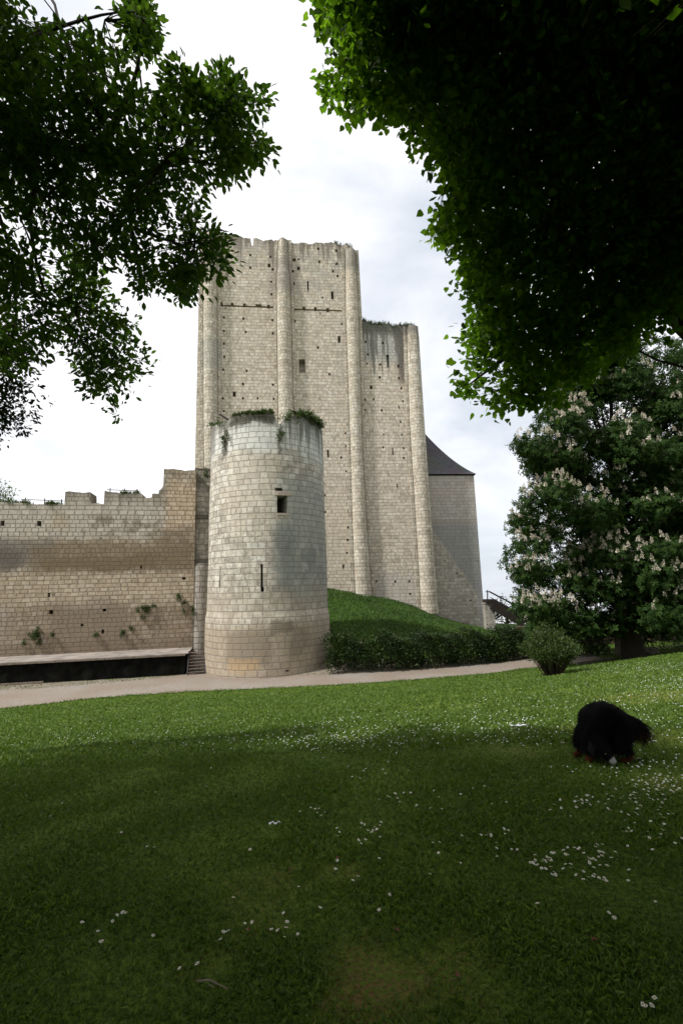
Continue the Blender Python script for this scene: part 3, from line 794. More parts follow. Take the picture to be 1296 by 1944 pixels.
def slate_mat():
    m, n, lk, b, out = new_mat('slate roof')
    uv = n('ShaderNodeUVMap', uv_map='UVMap'); br = n('ShaderNodeTexBrick'); lk(uv.outputs[0], br.inputs['Vector'])
    br.inputs['Scale'].default_value = 1.0; br.inputs['Brick Width'].default_value = .28; br.inputs['Row Height'].default_value = .16; br.inputs['Mortar Size'].default_value = .012
    br.inputs['Color1'].default_value = (.075, .075, .082, 1); br.inputs['Color2'].default_value = (.125, .12, .12, 1); br.inputs['Mortar'].default_value = (.03, .03, .03, 1)
    nz = n('ShaderNodeTexNoise', i_Scale=.7, i_Detail=5.0); lk(uv.outputs[0], nz.inputs['Vector'])
    mx = n('ShaderNodeMix', data_type='RGBA', blend_type='MULTIPLY'); mx.inputs[0].default_value = .7; lk(br.outputs[0], mx.inputs[6]); lk(nz.outputs['Color'], mx.inputs[7])
    lk(mx.outputs[2], b.inputs['Base Color']); b.inputs['Roughness'].default_value = .6
    return m


build_annex()

# ------------------------------------------------------------------ round tower
TD, TAZ, TR = 30.26, math.radians(-8.6), 3.56
TC = (TD * math.sin(TAZ), TD * math.cos(TAZ))
TF = math.atan2(-TC[0], -TC[1])      # heading from the axis towards the viewer's side


def tower_r(z):
    r = TR + 0.02 * (1.0 - z) * 0.55
    if z < 0.15: r += 0.075 * min(1, (0.15 - z) / 0.35)
    return r


def TM(s, z, d=0.0):
    a = s / TR; r = tower_r(z) + 0.015 * math.sin(s * 2.1 + z) - d
    h = TF - a
    return (TC[0] + r * math.sin(h), TC[1] + r * math.cos(h), z)


def tpix(u, v):
    d = rays(u, v); z = 5.0
    for _ in range(4):
        r = tower_r(z)
        A = d[0] ** 2 + d[1] ** 2; Bq = -2 * (d[0] * TC[0] + d[1] * TC[1]); Cq = TC[0] ** 2 + TC[1] ** 2 - r * r
        disc = max(Bq * Bq - 4 * A * Cq, 0); t = (-Bq - math.sqrt(disc)) / (2 * A)
        z = CAM.z + d[2] * t
    x, y = d[0] * t - TC[0], d[1] * t - TC[1]
    a = TF - math.atan2(x, y)
    while a > math.pi: a -= 2 * math.pi
    while a < -math.pi: a += 2 * math.pi
    return a * TR, z


def thole(u, v, w, h, d, part=None):
    a0, _ = tpix(u - w / 2, v); a1, _ = tpix(u + w / 2, v); _, z0 = tpix(u, v + h / 2); _, z1 = tpix(u, v - h / 2)
    return (round(a0, 3), round(a1, 3), round(z0, 3), round(z1, 3), d, part)


def build_round_tower():
    root = empty('round_tower', (TC[0], TC[1], ZP), 'round pale stone tower with plants growing on its broken top', 'tower')
    tp = [(398, 810), (404, 808), (412, 806), (420, 803), (426, 801), (430, 803), (434, 798), (440, 791), (452, 787), (470, 784), (490, 783), (512, 782), (519, 785), (523, 795), (527, 806), (531, 812), (535, 810), (539, 800), (545, 792),
          (560, 788), (578, 789), (590, 795), (600, 803), (606, 809)]
    P = mono([tpix(*q) for q in tp])
    hc = math.pi * TR
    zL, zR = P[0][1], P[-1][1]
    P = [(-hc, (zL + zR) / 2 - .6), (-hc * .75, zL - .3)] + P + [(hc * .75, zR - .3), (hc, (zL + zR) / 2 - .6)]
    top = profile(P, 0.7, 0.06)
    zt = tpix(500, 783)[1]
    win = thole(535.5, 957.5, 19.5, 33, 2.4, 'window'); slot = thole(529, 929, 14, 6, .4)
    slit = thole(496.8, 1097, 4.2, 52, .9, 'arrow_slit'); foot = thole(498, 1119, 6, 9, .9, 'arrow_slit')
    slit = (slit[0], slit[1], foot[3], slit[3], .9, 'arrow_slit'); foot = (min(foot[0], slit[0]), max(foot[1], slit[1]), foot[2], foot[3], .9, 'arrow_slit')
    holes = [win, slot, slit, foot, thole(545, 1274, 7, 3, .4), thole(582, 1284, 7, 3, .4), thole(418, 1095, 1.8, 40, .3)]
    T = lambda u, v: tpix(u, v)
    U = lambda u, v: tpix(u, v)[0]; Zv = lambda v: tpix(505, v)[1]
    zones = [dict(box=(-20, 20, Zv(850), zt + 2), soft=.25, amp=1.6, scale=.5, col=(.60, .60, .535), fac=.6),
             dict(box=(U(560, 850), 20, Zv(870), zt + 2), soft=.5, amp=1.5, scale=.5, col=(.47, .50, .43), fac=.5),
             dict(box=(U(425, 950), U(530, 950), Zv(1010), Zv(860)), soft=.6, amp=2.5, scale=.45, col=(.50, .42, .31), fac=.45),
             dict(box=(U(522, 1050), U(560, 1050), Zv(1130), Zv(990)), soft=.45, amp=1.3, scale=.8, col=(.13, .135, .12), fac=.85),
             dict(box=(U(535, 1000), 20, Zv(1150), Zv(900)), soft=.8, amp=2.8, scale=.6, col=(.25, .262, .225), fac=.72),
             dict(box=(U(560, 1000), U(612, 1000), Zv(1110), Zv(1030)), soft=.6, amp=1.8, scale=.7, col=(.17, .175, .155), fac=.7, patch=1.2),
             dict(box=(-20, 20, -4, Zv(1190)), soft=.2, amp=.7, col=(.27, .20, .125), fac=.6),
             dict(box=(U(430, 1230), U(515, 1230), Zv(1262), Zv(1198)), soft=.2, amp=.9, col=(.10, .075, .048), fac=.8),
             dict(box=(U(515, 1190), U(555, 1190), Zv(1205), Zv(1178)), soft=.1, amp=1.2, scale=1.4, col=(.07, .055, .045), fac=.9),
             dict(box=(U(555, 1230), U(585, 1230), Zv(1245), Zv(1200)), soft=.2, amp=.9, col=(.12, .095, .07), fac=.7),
             dict(box=(-20, 20, -4, Zv(1120)), soft=.9, amp=1.8, col=(.31, .255, .175), fac=.5),
             dict(box=(U(435, 1250), U(490, 1250), Zv(1275), Zv(1250)), soft=.2, amp=.8, col=(.40, .27, .13), fac=.6),
             dict(box=(U(436, 790), U(526, 790), zt - .62, zt + 2), soft=.18, amp=1.1, scale=1.6, col=(.035, .034, .02), fac=.9),
             dict(box=(U(423, 815), U(430, 815), zt - 2.4, zt + 2), soft=.12, amp=.9, scale=1.8, col=(.05, .045, .03), fac=.8),
             dict(box=(U(528.5, 820), U(535, 820), zt - 2.4, zt + 2), soft=.12, amp=.9, scale=1.8, col=(.06, .045, .03), fac=.8),
             dict(box=(U(392, 830), U(408, 830), zt - 2.0, zt + 2), soft=.2, amp=1.0, scale=1.4, col=(.15, .135, .13), fac=.65)]
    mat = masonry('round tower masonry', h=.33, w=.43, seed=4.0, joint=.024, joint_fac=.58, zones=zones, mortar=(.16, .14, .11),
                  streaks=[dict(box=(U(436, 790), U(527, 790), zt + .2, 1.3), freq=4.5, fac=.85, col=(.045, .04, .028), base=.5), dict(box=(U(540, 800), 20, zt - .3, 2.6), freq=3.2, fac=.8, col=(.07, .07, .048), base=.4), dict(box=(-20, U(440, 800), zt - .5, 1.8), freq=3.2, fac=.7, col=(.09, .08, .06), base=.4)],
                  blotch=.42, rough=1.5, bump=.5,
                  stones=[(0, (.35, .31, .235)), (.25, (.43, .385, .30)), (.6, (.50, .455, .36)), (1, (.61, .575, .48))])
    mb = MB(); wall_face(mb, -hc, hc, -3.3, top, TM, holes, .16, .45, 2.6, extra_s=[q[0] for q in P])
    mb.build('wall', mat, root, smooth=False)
    # floor of rubble inside, a little below the rim
    mb = MB(); ci = mb.vert((TC[0], TC[1], zt - .5)); ring = [mb.vert(TM(s, zt - 1.6, 2.5), (s, 0)) for s in np.linspace(-hc, hc, 49)[:-1]]
    for k in range(48): mb.f.append((ci, ring[k], ring[(k + 1) % 48]))
    mb.build('rubble_fill', MAT['moss_soil'], root)
    m2 = MB(); recess(m2, win, TM); m2.build('window', mat, root)
    m2 = MB(); recess(m2, slit, TM); recess(m2, foot, TM); m2.build('arrow_slit', mat, root)
    lin = masonry('lintel stone', h=.9, w=3, seed=8, joint=.01, stones=[(0, (.40, .33, .27)), (1, (.48, .41, .34))])
    def slab(name, a0, a1, z0, z1, pr, m):
        q = MB(); n = 6; ss = np.linspace(a0, a1, n)
        I = [[q.vert(TM(s, z, d), (s, z + d)) for (z, d) in ((z0, .05), (z0, -pr), (z1, -pr), (z1, .05))] for s in ss]
        for i in range(n - 1):
            for k in range(4): q.f.append((I[i][k], I[i + 1][k], I[i + 1][(k + 1) % 4], I[i][(k + 1) % 4]))
        q.f.append(tuple(I[0])); q.f.append(tuple(reversed(I[-1])))
        return q.build(name, m, root)
    slab('lintel', win[0] - .14, win[1] + .22, win[3] + .01, win[3] + .22, .05, lin)
    slab('window_sill', win[0] - .03, win[1] + .06, win[2] - .13, win[2] - .005, .04, lin)
    return root, top, zt


MAT['moss_soil'] = plain('mossy soil', (.09, .085, .05), .95, .4, 4, .5)
tower_root, tower_top, tower_zt = build_round_tower()

# ------------------------------------------------------------------ curtain wall
WALL = Plane((-8.75, 30.9), math.radians(12.2))


def build_curtain():
    pz = lambda u, v: WALL.pixel(u, v)
    tp = [(-420, 960), (-200, 958), (0, 954), (40, 955), (80, 957), (122, 958), (122.3, 934), (140, 933.5), (171.5, 934.5), (172, 956), (184, 955), (197, 957), (197.4, 931), (204, 934), (225, 936), (250, 936), (268, 936), (272.5, 940), (273, 945),
          (288, 945), (288.5, 938.5), (301, 938), (301.5, 932), (306, 929), (310, 922), (310.6, 890), (330, 890), (350, 892.5), (372, 893)]
    P = mono([pz(*q) for q in tp]); top0 = profile(P, 2.1, .05)
    s0, s1 = P[0][0], P[-1][0]
    root = empty('curtain_wall', WALL.M((s0 + s1) / 2, ZP, 0), 'long crenellated stone curtain wall with stained courses left of the round tower', 'wall')
    z2 = lambda x, y: (x / 3.24, 960 + y / 3.24)
    holes = [WALL.hole(*z2(x, y), w, h, .7) for x, y, w, h in [(14, 108, 8, 10), (240, 110, 8.5, 10), (622, 200, 2.5, 3.5), (868, 378, 3, 6), (300, 550, 5, 8), (313, 655, 8, 8), (642, 643, 7, 5),
             (632, 775, 5, 8), (505, 735, 5, 5), (903, 632, 6, 7), (757, 780, 7, 7), (40, 410, 2, 2), (325, 795, 5, 6), (1130, 448, 7, 4), (595, 795, 5, 5), (696, 580, 2, 2), (1188, 640, 4, 10)]]
    Z = lambda v: pz(200, v)[1]; U = lambda u, v: pz(u, v)[0]
    zones = [dict(box=(s0 - 2, U(310, 1000), Z(1022), Z(900)), soft=.3, amp=1.2, scale=.5, col=(.46, .43, .37), fac=.6),
             dict(box=(s0 - 2, U(105, 1030), Z(1075), Z(1022)), soft=.3, amp=.9, col=(.155, .14, .122), fac=.85),
             dict(box=(s0 - 2, U(40, 1060), Z(1080), Z(1040)), soft=.3, amp=.9, col=(.09, .08, .068), fac=.7),
             dict(box=(U(80, 1060), U(300, 1060), Z(1082), Z(1056)), soft=.22, amp=1.3, scale=.9, col=(.105, .078, .043), fac=.9, seed=8),
             dict(box=(U(60, 1050), U(372, 1050), Z(1085), Z(1030)), soft=.4, amp=1.6, scale=.6, col=(.175, .132, .078), fac=.75, seed=2),
             dict(box=(U(300, 1040), U(372, 1000), Z(1085), Z(1000)), soft=.4, amp=1.8, col=(.17, .13, .08), fac=.7),
             dict(box=(U(155, 995), U(320, 995), Z(1015), Z(985)), soft=.3, amp=1.8, scale=.9, col=(.13, .105, .07), fac=.75, patch=1.2),
             dict(box=(U(95, 990), U(130, 990), Z(1004), Z(975)), soft=.3, amp=.8, col=(.36, .28, .17), fac=.5),
             dict(box=(U(318, 960), U(372, 960), Z(1000), Z(915)), soft=.3, amp=1.5, col=(.52, .40, .27), fac=.5),
             dict(box=(U(90, 1180), U(245, 1180), Z(1250), Z(1140)), soft=.3, amp=1.9, scale=.6, col=(.175, .148, .12), fac=.8),
             dict(box=(s0 - 2, U(20, 1180), Z(1250), Z(1150)), soft=.3, amp=.8, col=(.40, .37, .33), fac=.6),
             dict(box=(s0 - 2, U(372, 1230), -4, Z(1218)), soft=.2, amp=.9, col=(.13, .108, .082), fac=.75),
             dict(box=(s0 - 2, U(380, 1230), -4, Z(1150)), soft=.6, amp=2.2, col=(.20, .155, .10), fac=.65),
             dict(box=(s0 - 2, U(380, 1100), Z(1150), Z(1088)), soft=.3, amp=1.0, col=(.44, .36, .245), fac=.35)]
    mat = masonry('curtain wall masonry', h=.26, w=.36, seed=9.0, joint=.026, joint_fac=.64, zones=zones, mortar=(.10, .08, .058), bump=.5, blotch=.45, rough=2.2,
                  streaks=[dict(box=(s0, U(310, 900), Z(950), .7), freq=2.6, fac=.75, col=(.09, .085, .06)), dict(box=(U(310, 900), 5, pz(340, 890)[1] + .1, .7), freq=2.6, fac=.7, col=(.10, .095, .075))],
                  stones=[(0, (.27, .215, .145)), (.35, (.36, .295, .21)), (.7, (.42, .36, .27)), (1, (.49, .435, .35))])
    mb = MB(); wall_face(mb, s0, s1, -3.4, top0, WALL.M, holes, .18, .45, 1.4, extra_s=[p[0] for p in P])
    mb.build('wall', mat, root)
    # rounded shaft in the angle between curtain and tower
    sm = masonry('shaft masonry', h=.34, w=.5, seed=14, joint=.028, joint_fac=.6, bump=.7,
                 stones=[(0, (.24, .22, .195)), (.5, (.31, .285, .245)), (1, (.39, .36, .31))],
                 zones=[dict(box=(-3, 9, Z(985), Z(975)), soft=.06, amp=.1, col=(.10, .09, .075), fac=.9), dict(box=(-3, 9, Z(1080), Z(1062)), soft=.1, amp=.6, col=(.10, .09, .08), fac=.8),
                        dict(box=(-3, 9, -4, Z(1075)), soft=.2, amp=.5, col=(.37, .34, .30), fac=.6), dict(box=(-3, 9, Z(920), 12), soft=.3, amp=.9, col=(.13, .12, .09), fac=.7)])
    a0, a1 = U(366, 1000), U(402, 1000)
    mb = MB(); rings = []
    zt = pz(385, 884)[1]; zled, zbrk = pz(385, 983)[1], pz(385, 1069)[1]
    levels = [(-3.3, .62), (zbrk - .25, .58), (zbrk, .50), (zbrk + .02, .30), (zled - .02, .30), (zled, .38), (zled + .16, .38), (zled + .18, .22), (zled + 2.2, .20), (zt - 1.0, .02), (zt, -.15)]
    zz, pr = [l[0] for l in levels], [l[1] for l in levels]
    for z in sorted(set(zz + list(np.arange(-3, zt, .5)))):
        p = float(np.interp(z, zz, pr)); ring = []; arc = 0; pp = None
        for k in range(9):
            t = k / 8; x = a0 + (a1 - a0) * t; y = -(p * math.sin(math.pi * min(1, .18 + t * .8)) ** .6) + .55
            if pp: arc += math.hypot(x - pp[0], y - pp[1])
            pp = (x, y); ring.append(mb.vert(WALL.M(x, z + (ragged(x * 3, 2, .12) if z == zz[-1] else 0), y), (arc, z)))
        rings.append(ring)
    for i in range(len(rings) - 1):
        for k in range(8): mb.f.append((rings[i][k], rings[i][k + 1], rings[i + 1][k + 1], rings[i + 1][k]))
    mb.f.append(tuple(rings[-1]))
    mb.build('angle_shaft', sm, root)
    return top0


curtain_top = build_curtain()


def build_handrails():
    for (u0, u1, v0, v1, lab) in ((40, 121, 948, 951, 'thin dark handrail along the lower parapet beside the square merlon'), (203, 263, 929.5, 932, 'thin dark handrail behind the mossy merlon')):
        a, z0 = WALL.pixel(u0, v0, .8); b, z1 = WALL.pixel(u1, v1, .8)
        p, q = Vector(WALL.M(a, z0, .8)), Vector(WALL.M(b, z1, .8))
        root = empty('handrail', p, lab, 'handrail', 'handrails on the wall walk')
        mb = MB(); mb.tube([p, q], .022, 6); mb.build('rail', MAT['rail_metal'], root)
        for t in (.1, .55, .95):
            c = p.lerp(q, t); s = float((np.array(c)[:2] - WALL.p) @ WALL.d)
            mb = MB(); mb.tube([(c.x, c.y, curtain_top(s) - .3), (c.x, c.y, c.z + .12)], .03, 6); mb.build('post', MAT['rail_metal'], root)


build_handrails()


# ------------------------------------------------------------------ stage and its steps
def build_stage():
    zt = -1.93
    f0, f1 = at_z(-420, 1281, zt), at_z(352, 1240.5, zt)
    dv = (f1 - f0)[:2]; dv /= np.linalg.norm(dv); nv = np.array([-dv[1], dv[0]])
    L = np.linalg.norm((f1 - f0)[:2]); base = f0[:2]
    P = lambda s, d, z: (*(base + dv * s + nv * d), z)
    root = empty('stage', P(L / 2, 1, ZP), 'low stage with a worn plank deck and black cloth skirt under the curtain wall', 'stage')
    mb = MB(); nb = 10
    for k in range(nb):
        d0, d1 = k * .36 - .03, k * .36 + .345 - .03
        for sa in np.arange(0, L, 3.0):
            sb2 = min(sa + 2.99, L + .15); zz = zt + random.uniform(-.006, .006) - .03
            a = [P(sa, d0, zz), P(sb2, d0, zz), P(sb2, d1, zz), P(sa, d1, zz)]; b = [(x, y, z + .04) for x, y, z in a]
            I = [mb.vert(p) for p in a + b]
            for q in ((3, 2, 1, 0), (4, 5, 6, 7), (0, 1, 5, 4), (1, 2, 6, 5), (2, 3, 7, 6), (3, 0, 4, 7)): mb.f.append(tuple(I[x] for x in q))
    mb.build('deck', MAT['deck'], root)
    mb = MB(); ss = np.arange(0, L + .06, .12); prev = None
    for s in ss:
        y = .06 + .035 * math.sin(s * 5 + 1.5 * math.sin(s * 1.3)); yb = y - .03 + .05 * math.sin(s * 3.1)
        gz = h1(*P(s, yb, 0)[:2])
        cur = [mb.vert(P(s, y, zt - .035)), mb.vert(P(s, y * .9 + .01, zt - .35)), mb.vert(P(s, yb, gz + .02))]
        if prev: mb.f += [(prev[1], cur[1], cur[0], prev[0]), (prev[2], cur[2], cur[1], prev[1])]
        prev = cur
    e0 = prev
    e1 = [mb.vert(P(L, 3.3, zt - .035)), mb.vert(P(L, 3.3, ZP))]
    mb.f.append((e0[2], e1[1], e1[0], e0[0]))
    mb.build('skirt', MAT['black_cloth'], root, smooth=True)
    for s in np.arange(0, L - .5, 2.4):
        mb = MB(); mb.beam(P(s + .01, -.045, zt - .075), P(min(s + 2.39, L), -.045, zt - .075), .03, .085); mb.build('fascia', MAT['grey_timber'], root)
    mb = MB(); mb.beam(P(0, -.10, ZP + .06), P(L * .62, -.10, ZP + .055), .09, .10); mb.build('kerb_board', MAT['grey_timber'], root)
    # steps at the right end
    a0, a1 = at_z(356, 1281.5, ZP + .02), at_z(389, 1279, ZP + .02)
    Wd = a1 - a0; wv = Vector(Wd).normalized(); bk = Vector((nv[0], nv[1], 0))
    root = empty('stage_steps', Vector((a0 + a1) / 2), 'steep black open steps leading up to the right end of the stage', 'steps')
    up = Vector((0, 0, zt - ZP + .03)) + bk * .62
    for p in (Vector(a0), Vector(a1)):
        mb = MB(); mb.beam(p, p + up, .05, .15, up=(0, -1, .5)); mb.build('stringer', MAT['step_black'], root)
    for k in range(7):
        t = (k + .7) / 7.1; mb = MB(); c0 = Vector(a0) + up * t + wv * .03; c1 = Vector(a1) + up * t - wv * .03
        mb.beam(c0, c1, .13, .03); mb.build('tread', MAT['tread'], root)
    mb = MB(); q = Vector(a1) + wv * .14; mb.beam(q + Vector((0, 0, .0)), q + up * 1.0, .07, .32, up=(0, -1, .5)); mb.build('side_panel', MAT['step_black'], root)


build_stage()


# ------------------------------------------------------------------ foliage tools
def unit(a): return a / np.maximum(np.linalg.norm(a, axis=-1, keepdims=True), 1e-9)


ELLIPTIC = (np.array([[0, 0, 0], [-.22, .3, .05], [.22, .3, .05], [-.24, .62, .05], [.24, .62, .05], [0, 1, -.04]]), np.array([[0, 2, 1], [1, 2, 4], [1, 4, 3], [3, 4, 5]]))
HEART = (np.array([[0, .0, 0], [-.42, .10, .06], [.42, .10, .06], [-.44, .45, .03], [.44, .45, .03], [0, 1.0, -.1], [0, .4, -.03]]),
         np.array([[0, 6, 1], [0, 2, 6], [1, 6, 3], [2, 4, 6], [3, 6, 5], [4, 5, 6]]))
LEAFLET = (np.array([[0, 0, 0], [-.21, .62, -.03], [.21, .62, -.03], [0, 1, -.16]]), np.array([[0, 2, 1], [1, 2, 3]]))
SMALL = (np.array([[0, 0, 0], [-.3, .5, .04], [.3, .5, .04], [0, 1, 0]]), np.array([[0, 2, 1], [1, 2, 3]]))


def leaf_geo(pos, axis, normal, size, tpl, tint):
    tv, tf = tpl; y = unit(axis); x = unit(np.cross(y, normal)); z = np.cross(x, y)
    n, k = len(pos), len(tv)
    V = pos[:, None] + size[:, None, None] * (tv[None, :, 0, None] * x[:, None] + tv[None, :, 1, None] * y[:, None] + tv[None, :, 2, None] * z[:, None])
    F = (tf[None] + (np.arange(n) * k)[:, None, None]).reshape(-1, 3)
    return V.reshape(-1, 3), F, np.repeat(tint, k)


def rosettes(cen, out, n, size, tpl, rnd=.06, spread=1.0, droop=.25, r=rng, tint_c=None, sz_var=.3):
    """leaves spraying from each twig end"""
    N = len(cen); c = np.repeat(cen, n, 0); o = np.repeat(unit(out), n, 0)
    d = unit(o * .8 + r.normal(size=(N * n, 3)) * spread + np.array([0, 0, -droop]))
    p = c + d * r.uniform(0, rnd, (N * n, 1)) + r.normal(size=(N * n, 3)) * rnd * .35
    nm = unit(r.normal(size=(N * n, 3)) * .55 + np.array([0, 0, 1.0]))
    s = size * r.uniform(1 - sz_var, 1 + sz_var, N * n)
    t = np.clip(r.normal(.5, .2, N * n) + (np.repeat(tint_c, n) if tint_c is not None else 0), 0, 1)
    return leaf_geo(p, d, nm, s, tpl, t)


def sticks(A, B, ra, rb, sag=0.0, seg=3, r=rng):
    """thin three-sided twigs from A to B"""
    n = len(A); d = B - A; L = np.linalg.norm(d, axis=1, keepdims=True); t = unit(d)
    ref = np.where(np.abs(t[:, 2:3]) > .9, np.array([[1., 0, 0]]), np.array([[0, 0, 1.]])); x = unit(np.cross(t, ref)); y = np.cross(t, x)
    bend = r.normal(size=(n, 3)) * L * .07 + np.array([0, 0, -1.0]) * sag * L
    V = []
    for j in range(seg + 1):
        f = j / seg; c = A + d * f + bend * (4 * f * (1 - f)); rad = (ra * (1 - f) + rb * f)
        rad = rad[:, None] if np.ndim(rad) else rad
        for k in range(3):
            th = 2 * math.pi * k / 3; V.append(c + (x * math.cos(th) + y * math.sin(th)) * rad)
    V = np.stack(V, 1).reshape(-1, 3); K = 3 * (seg + 1); F = []
    for j in range(seg):
        for k in range(3): F.append([j * 3 + k, j * 3 + (k + 1) % 3, (j + 1) * 3 + (k + 1) % 3, (j + 1) * 3 + k])
    F = np.array(F); F = (F[None] + (np.arange(n) * K)[:, None, None]).reshape(-1, 4)
    return V, F


def merge(parts):
    V, F, T = [], [], []; o = 0
    for v, f, t in parts:
        V.append(v); F.append(f + o); T.append(t); o += len(v)
    return np.concatenate(V), np.concatenate(F), np.concatenate(T)


def nearest(P, Q):
    idx = np.empty(len(P), int)
    for i in range(0, len(P), 2000):
        idx[i:i + 2000] = (((P[i:i + 2000, None] - Q[None]) ** 2).sum(-1)).argmin(1)
    return idx


def densify(pts, step=.15):
    out = []
    for a, b in zip(pts[:-1], pts[1:]):
        a, b = np.array(a), np.array(b); n = max(1, int(np.linalg.norm(b - a) / step))
        out += [a + (b - a) * k / n for k in range(n)]
    return np.array(out + [np.array(pts[-1])])


def smooth_line(pts, rad, n=6):
    """Catmull-Rom through the given points"""
    P = [Vector(p) for p in pts]; R = list(rad); out = []; rr = []
    for i in range(len(P) - 1):
        p0, p1, p2, p3 = P[max(i - 1, 0)], P[i], P[i + 1], P[min(i + 2, len(P) - 1)]
        for k in range(n):
            t = k / n
            out.append(.5 * ((2 * p1) + (p2 - p0) * t + (2 * p0 - 5 * p1 + 4 * p2 - p3) * t * t + (3 * p1 - p0 - 3 * p2 + p3) * t ** 3)); rr.append(R[i] + (R[i + 1] - R[i]) * t)
    return out + [P[-1]], rr + [R[-1]]


def limbs_mesh(limbs, mat, root, trunk):
    """trunk is one part, the limbs together are another (they are one branching body)"""
    mb = MB(); p, r = smooth_line(*trunk); mb.tube(p, r, 12, wob=.05); mb.build('trunk', mat, root, smooth=True)
    mb = MB(); nodes = []
    for pts, rad in limbs:
        p, r = smooth_line(pts, rad); mb.tube(p, r, 7, wob=.06); nodes.append(np.array(p))
    mb.build('limbs', mat, root, smooth=True)
    return np.concatenate([densify(n) for n in nodes])


def reach_y(u, v, edge=5.5):
    """how far out a spray may hang at that height: the tree's shade ends about six metres out"""
    d = rays(u, v); return edge / (1 + .346 * np.maximum(d[..., 2] / d[..., 1], 0))


def sample_poly(poly, n, dmin, dmax, r=rng, inset=0, shade=False):
    poly = np.array(poly, float); lo, hi = poly.min(0), poly.max(0); U, V = [], []
    while sum(map(len, U)) < n:
        u = r.uniform(lo[0], hi[0], n * 3); v = r.uniform(lo[1], hi[1], n * 3); k = in_poly(u, v, poly)
        for a, b in ((1, 0), (-1, 0), (0, 1), (0, -1)):
            if inset: k &= in_poly(u + a * inset, v + b * inset, poly)
        U.append(u[k]); V.append(v[k])
    u, v = np.concatenate(U)[:n], np.concatenate(V)[:n]
    if shade:
        m = reach_y(u, v); return at_y(u, v, m - r.uniform(-.1, 1.0, n))
    return at_y(u, v, r.uniform(dmin, dmax, n))


def fill_ellipsoid(c, rad, n, margin=45, zmin=2.7, r=rng):
    """unseen clusters added past the frame to shade the lawn, continuing a crown"""
    out = []
    tot = 0
    while tot < n:
        p = unit(r.normal(size=(n * 2, 3))) * r.uniform(.25, 1, (n * 2, 1)) ** .5 * np.array(rad) + np.array(c)
        u, v, z = project(p)
        inside = (z > .1) & (u > -margin) & (u < 1296 + margin) & (v > -margin) & (v < 1944 + margin)
        p = p[(~inside) & (p[:, 2] > zmin)]; out.append(p); tot += len(p)
    return np.concatenate(out)[:n]


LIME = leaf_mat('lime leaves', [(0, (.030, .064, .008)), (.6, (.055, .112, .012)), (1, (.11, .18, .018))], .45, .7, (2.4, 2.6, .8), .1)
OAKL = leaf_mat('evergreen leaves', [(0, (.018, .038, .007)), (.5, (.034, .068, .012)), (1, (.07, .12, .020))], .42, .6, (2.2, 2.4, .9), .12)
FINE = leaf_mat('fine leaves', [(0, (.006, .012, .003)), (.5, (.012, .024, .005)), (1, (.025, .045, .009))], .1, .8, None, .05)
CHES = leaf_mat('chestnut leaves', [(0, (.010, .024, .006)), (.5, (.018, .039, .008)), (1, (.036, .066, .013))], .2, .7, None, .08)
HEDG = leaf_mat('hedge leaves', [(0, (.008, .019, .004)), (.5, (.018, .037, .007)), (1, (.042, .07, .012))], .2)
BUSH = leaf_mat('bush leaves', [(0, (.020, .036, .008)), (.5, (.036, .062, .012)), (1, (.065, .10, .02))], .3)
WEED = leaf_mat('wall plants', [(0, (.02, .035, .012)), (.5, (.045, .07, .02)), (1, (.08, .11, .035))], .25)
FARL = leaf_mat('far leaves', [(0, (.03, .05, .015)), (.5, (.05, .08, .022)), (1, (.08, .115, .03))], .3)


# ------------------------------------------------------------------ the two trees overhead
def overhead_tree(name, label, vis, hidden, limbs, trunk, mat, tpl, nleaf, size, bark, rnd, spread, droop):
    base = Vector(trunk[0][0]); root = empty(name, base, label, 'tree')
    nodes = limbs_mesh(limbs, bark, root, trunk)
    cen = np.concatenate(vis + hidden); nv = sum(map(len, vis))
    # secondary branches carry the twigs
    pick = rng.choice(len(cen), min(len(cen) // 9, 420), replace=False); ends = cen[pick]
    st = nodes[nearest(ends + rng.normal(size=ends.shape) * .45, nodes)]
    seg = ends - st; L = np.linalg.norm(seg, axis=1)
    hid = pick >= nv; ok = np.ones(len(pick), bool)
    for f in np.linspace(0, 1, 9):
        u, v, z = project(st + (ends - st) * f); ok &= ~(hid & (z > .1) & (u > -60) & (u < 1356) & (v > -60) & (v < 2000))
    st, ends = st[ok], ends[ok]
    seg = ends - st; L = np.linalg.norm(seg, axis=1)
    V1, F1 = sticks(st, ends, np.clip(L * .012, .006, .03), .004, .03, 5)
    sec = np.concatenate([st + seg * f for f in (.25, .5, .75, 1.0)])
    allN = np.concatenate([nodes, sec]); tgt = allN[nearest(cen, allN)]
    dv = tgt - cen; d = np.linalg.norm(dv, axis=1, keepdims=True)
    tgt = cen + dv * np.minimum(1, .45 / np.maximum(d, 1e-6))
    V2, F2 = sticks(tgt, cen, .0045, .0022, .0, 2)
    np_mesh('twigs', np.concatenate([V1, V2]), np.concatenate([F1, F2 + len(V1)]), MAT['twig'], root)
    out = unit(-dv + rng.normal(size=dv.shape) * .12 + 1e-6)
    tc = rng.normal(0, .12, len(cen))
    # a few leaves along every twig, a rosette at its end
    a = rosettes(cen[:nv], out[:nv], nleaf, size, tpl, rnd, spread, droop, tint_c=tc[:nv])
    mid = cen - out * np.minimum(d, .25) * .6
    b = rosettes(mid[:nv], out[:nv], max(2, nleaf // 3), size * .9, tpl, rnd, spread, droop, tint_c=tc[:nv])
    c = rosettes(cen[nv:], out[nv:], 15, size * (1.95 if size < .06 else 1.85), SMALL, rnd * 1.4, spread, droop, tint_c=tc[nv:])  # unseen leaves are enlarged to deepen the shade below
    V, F, T = merge([a, b, c])
    np_mesh('crown', V, F, mat, root, attrs={'tint': T})


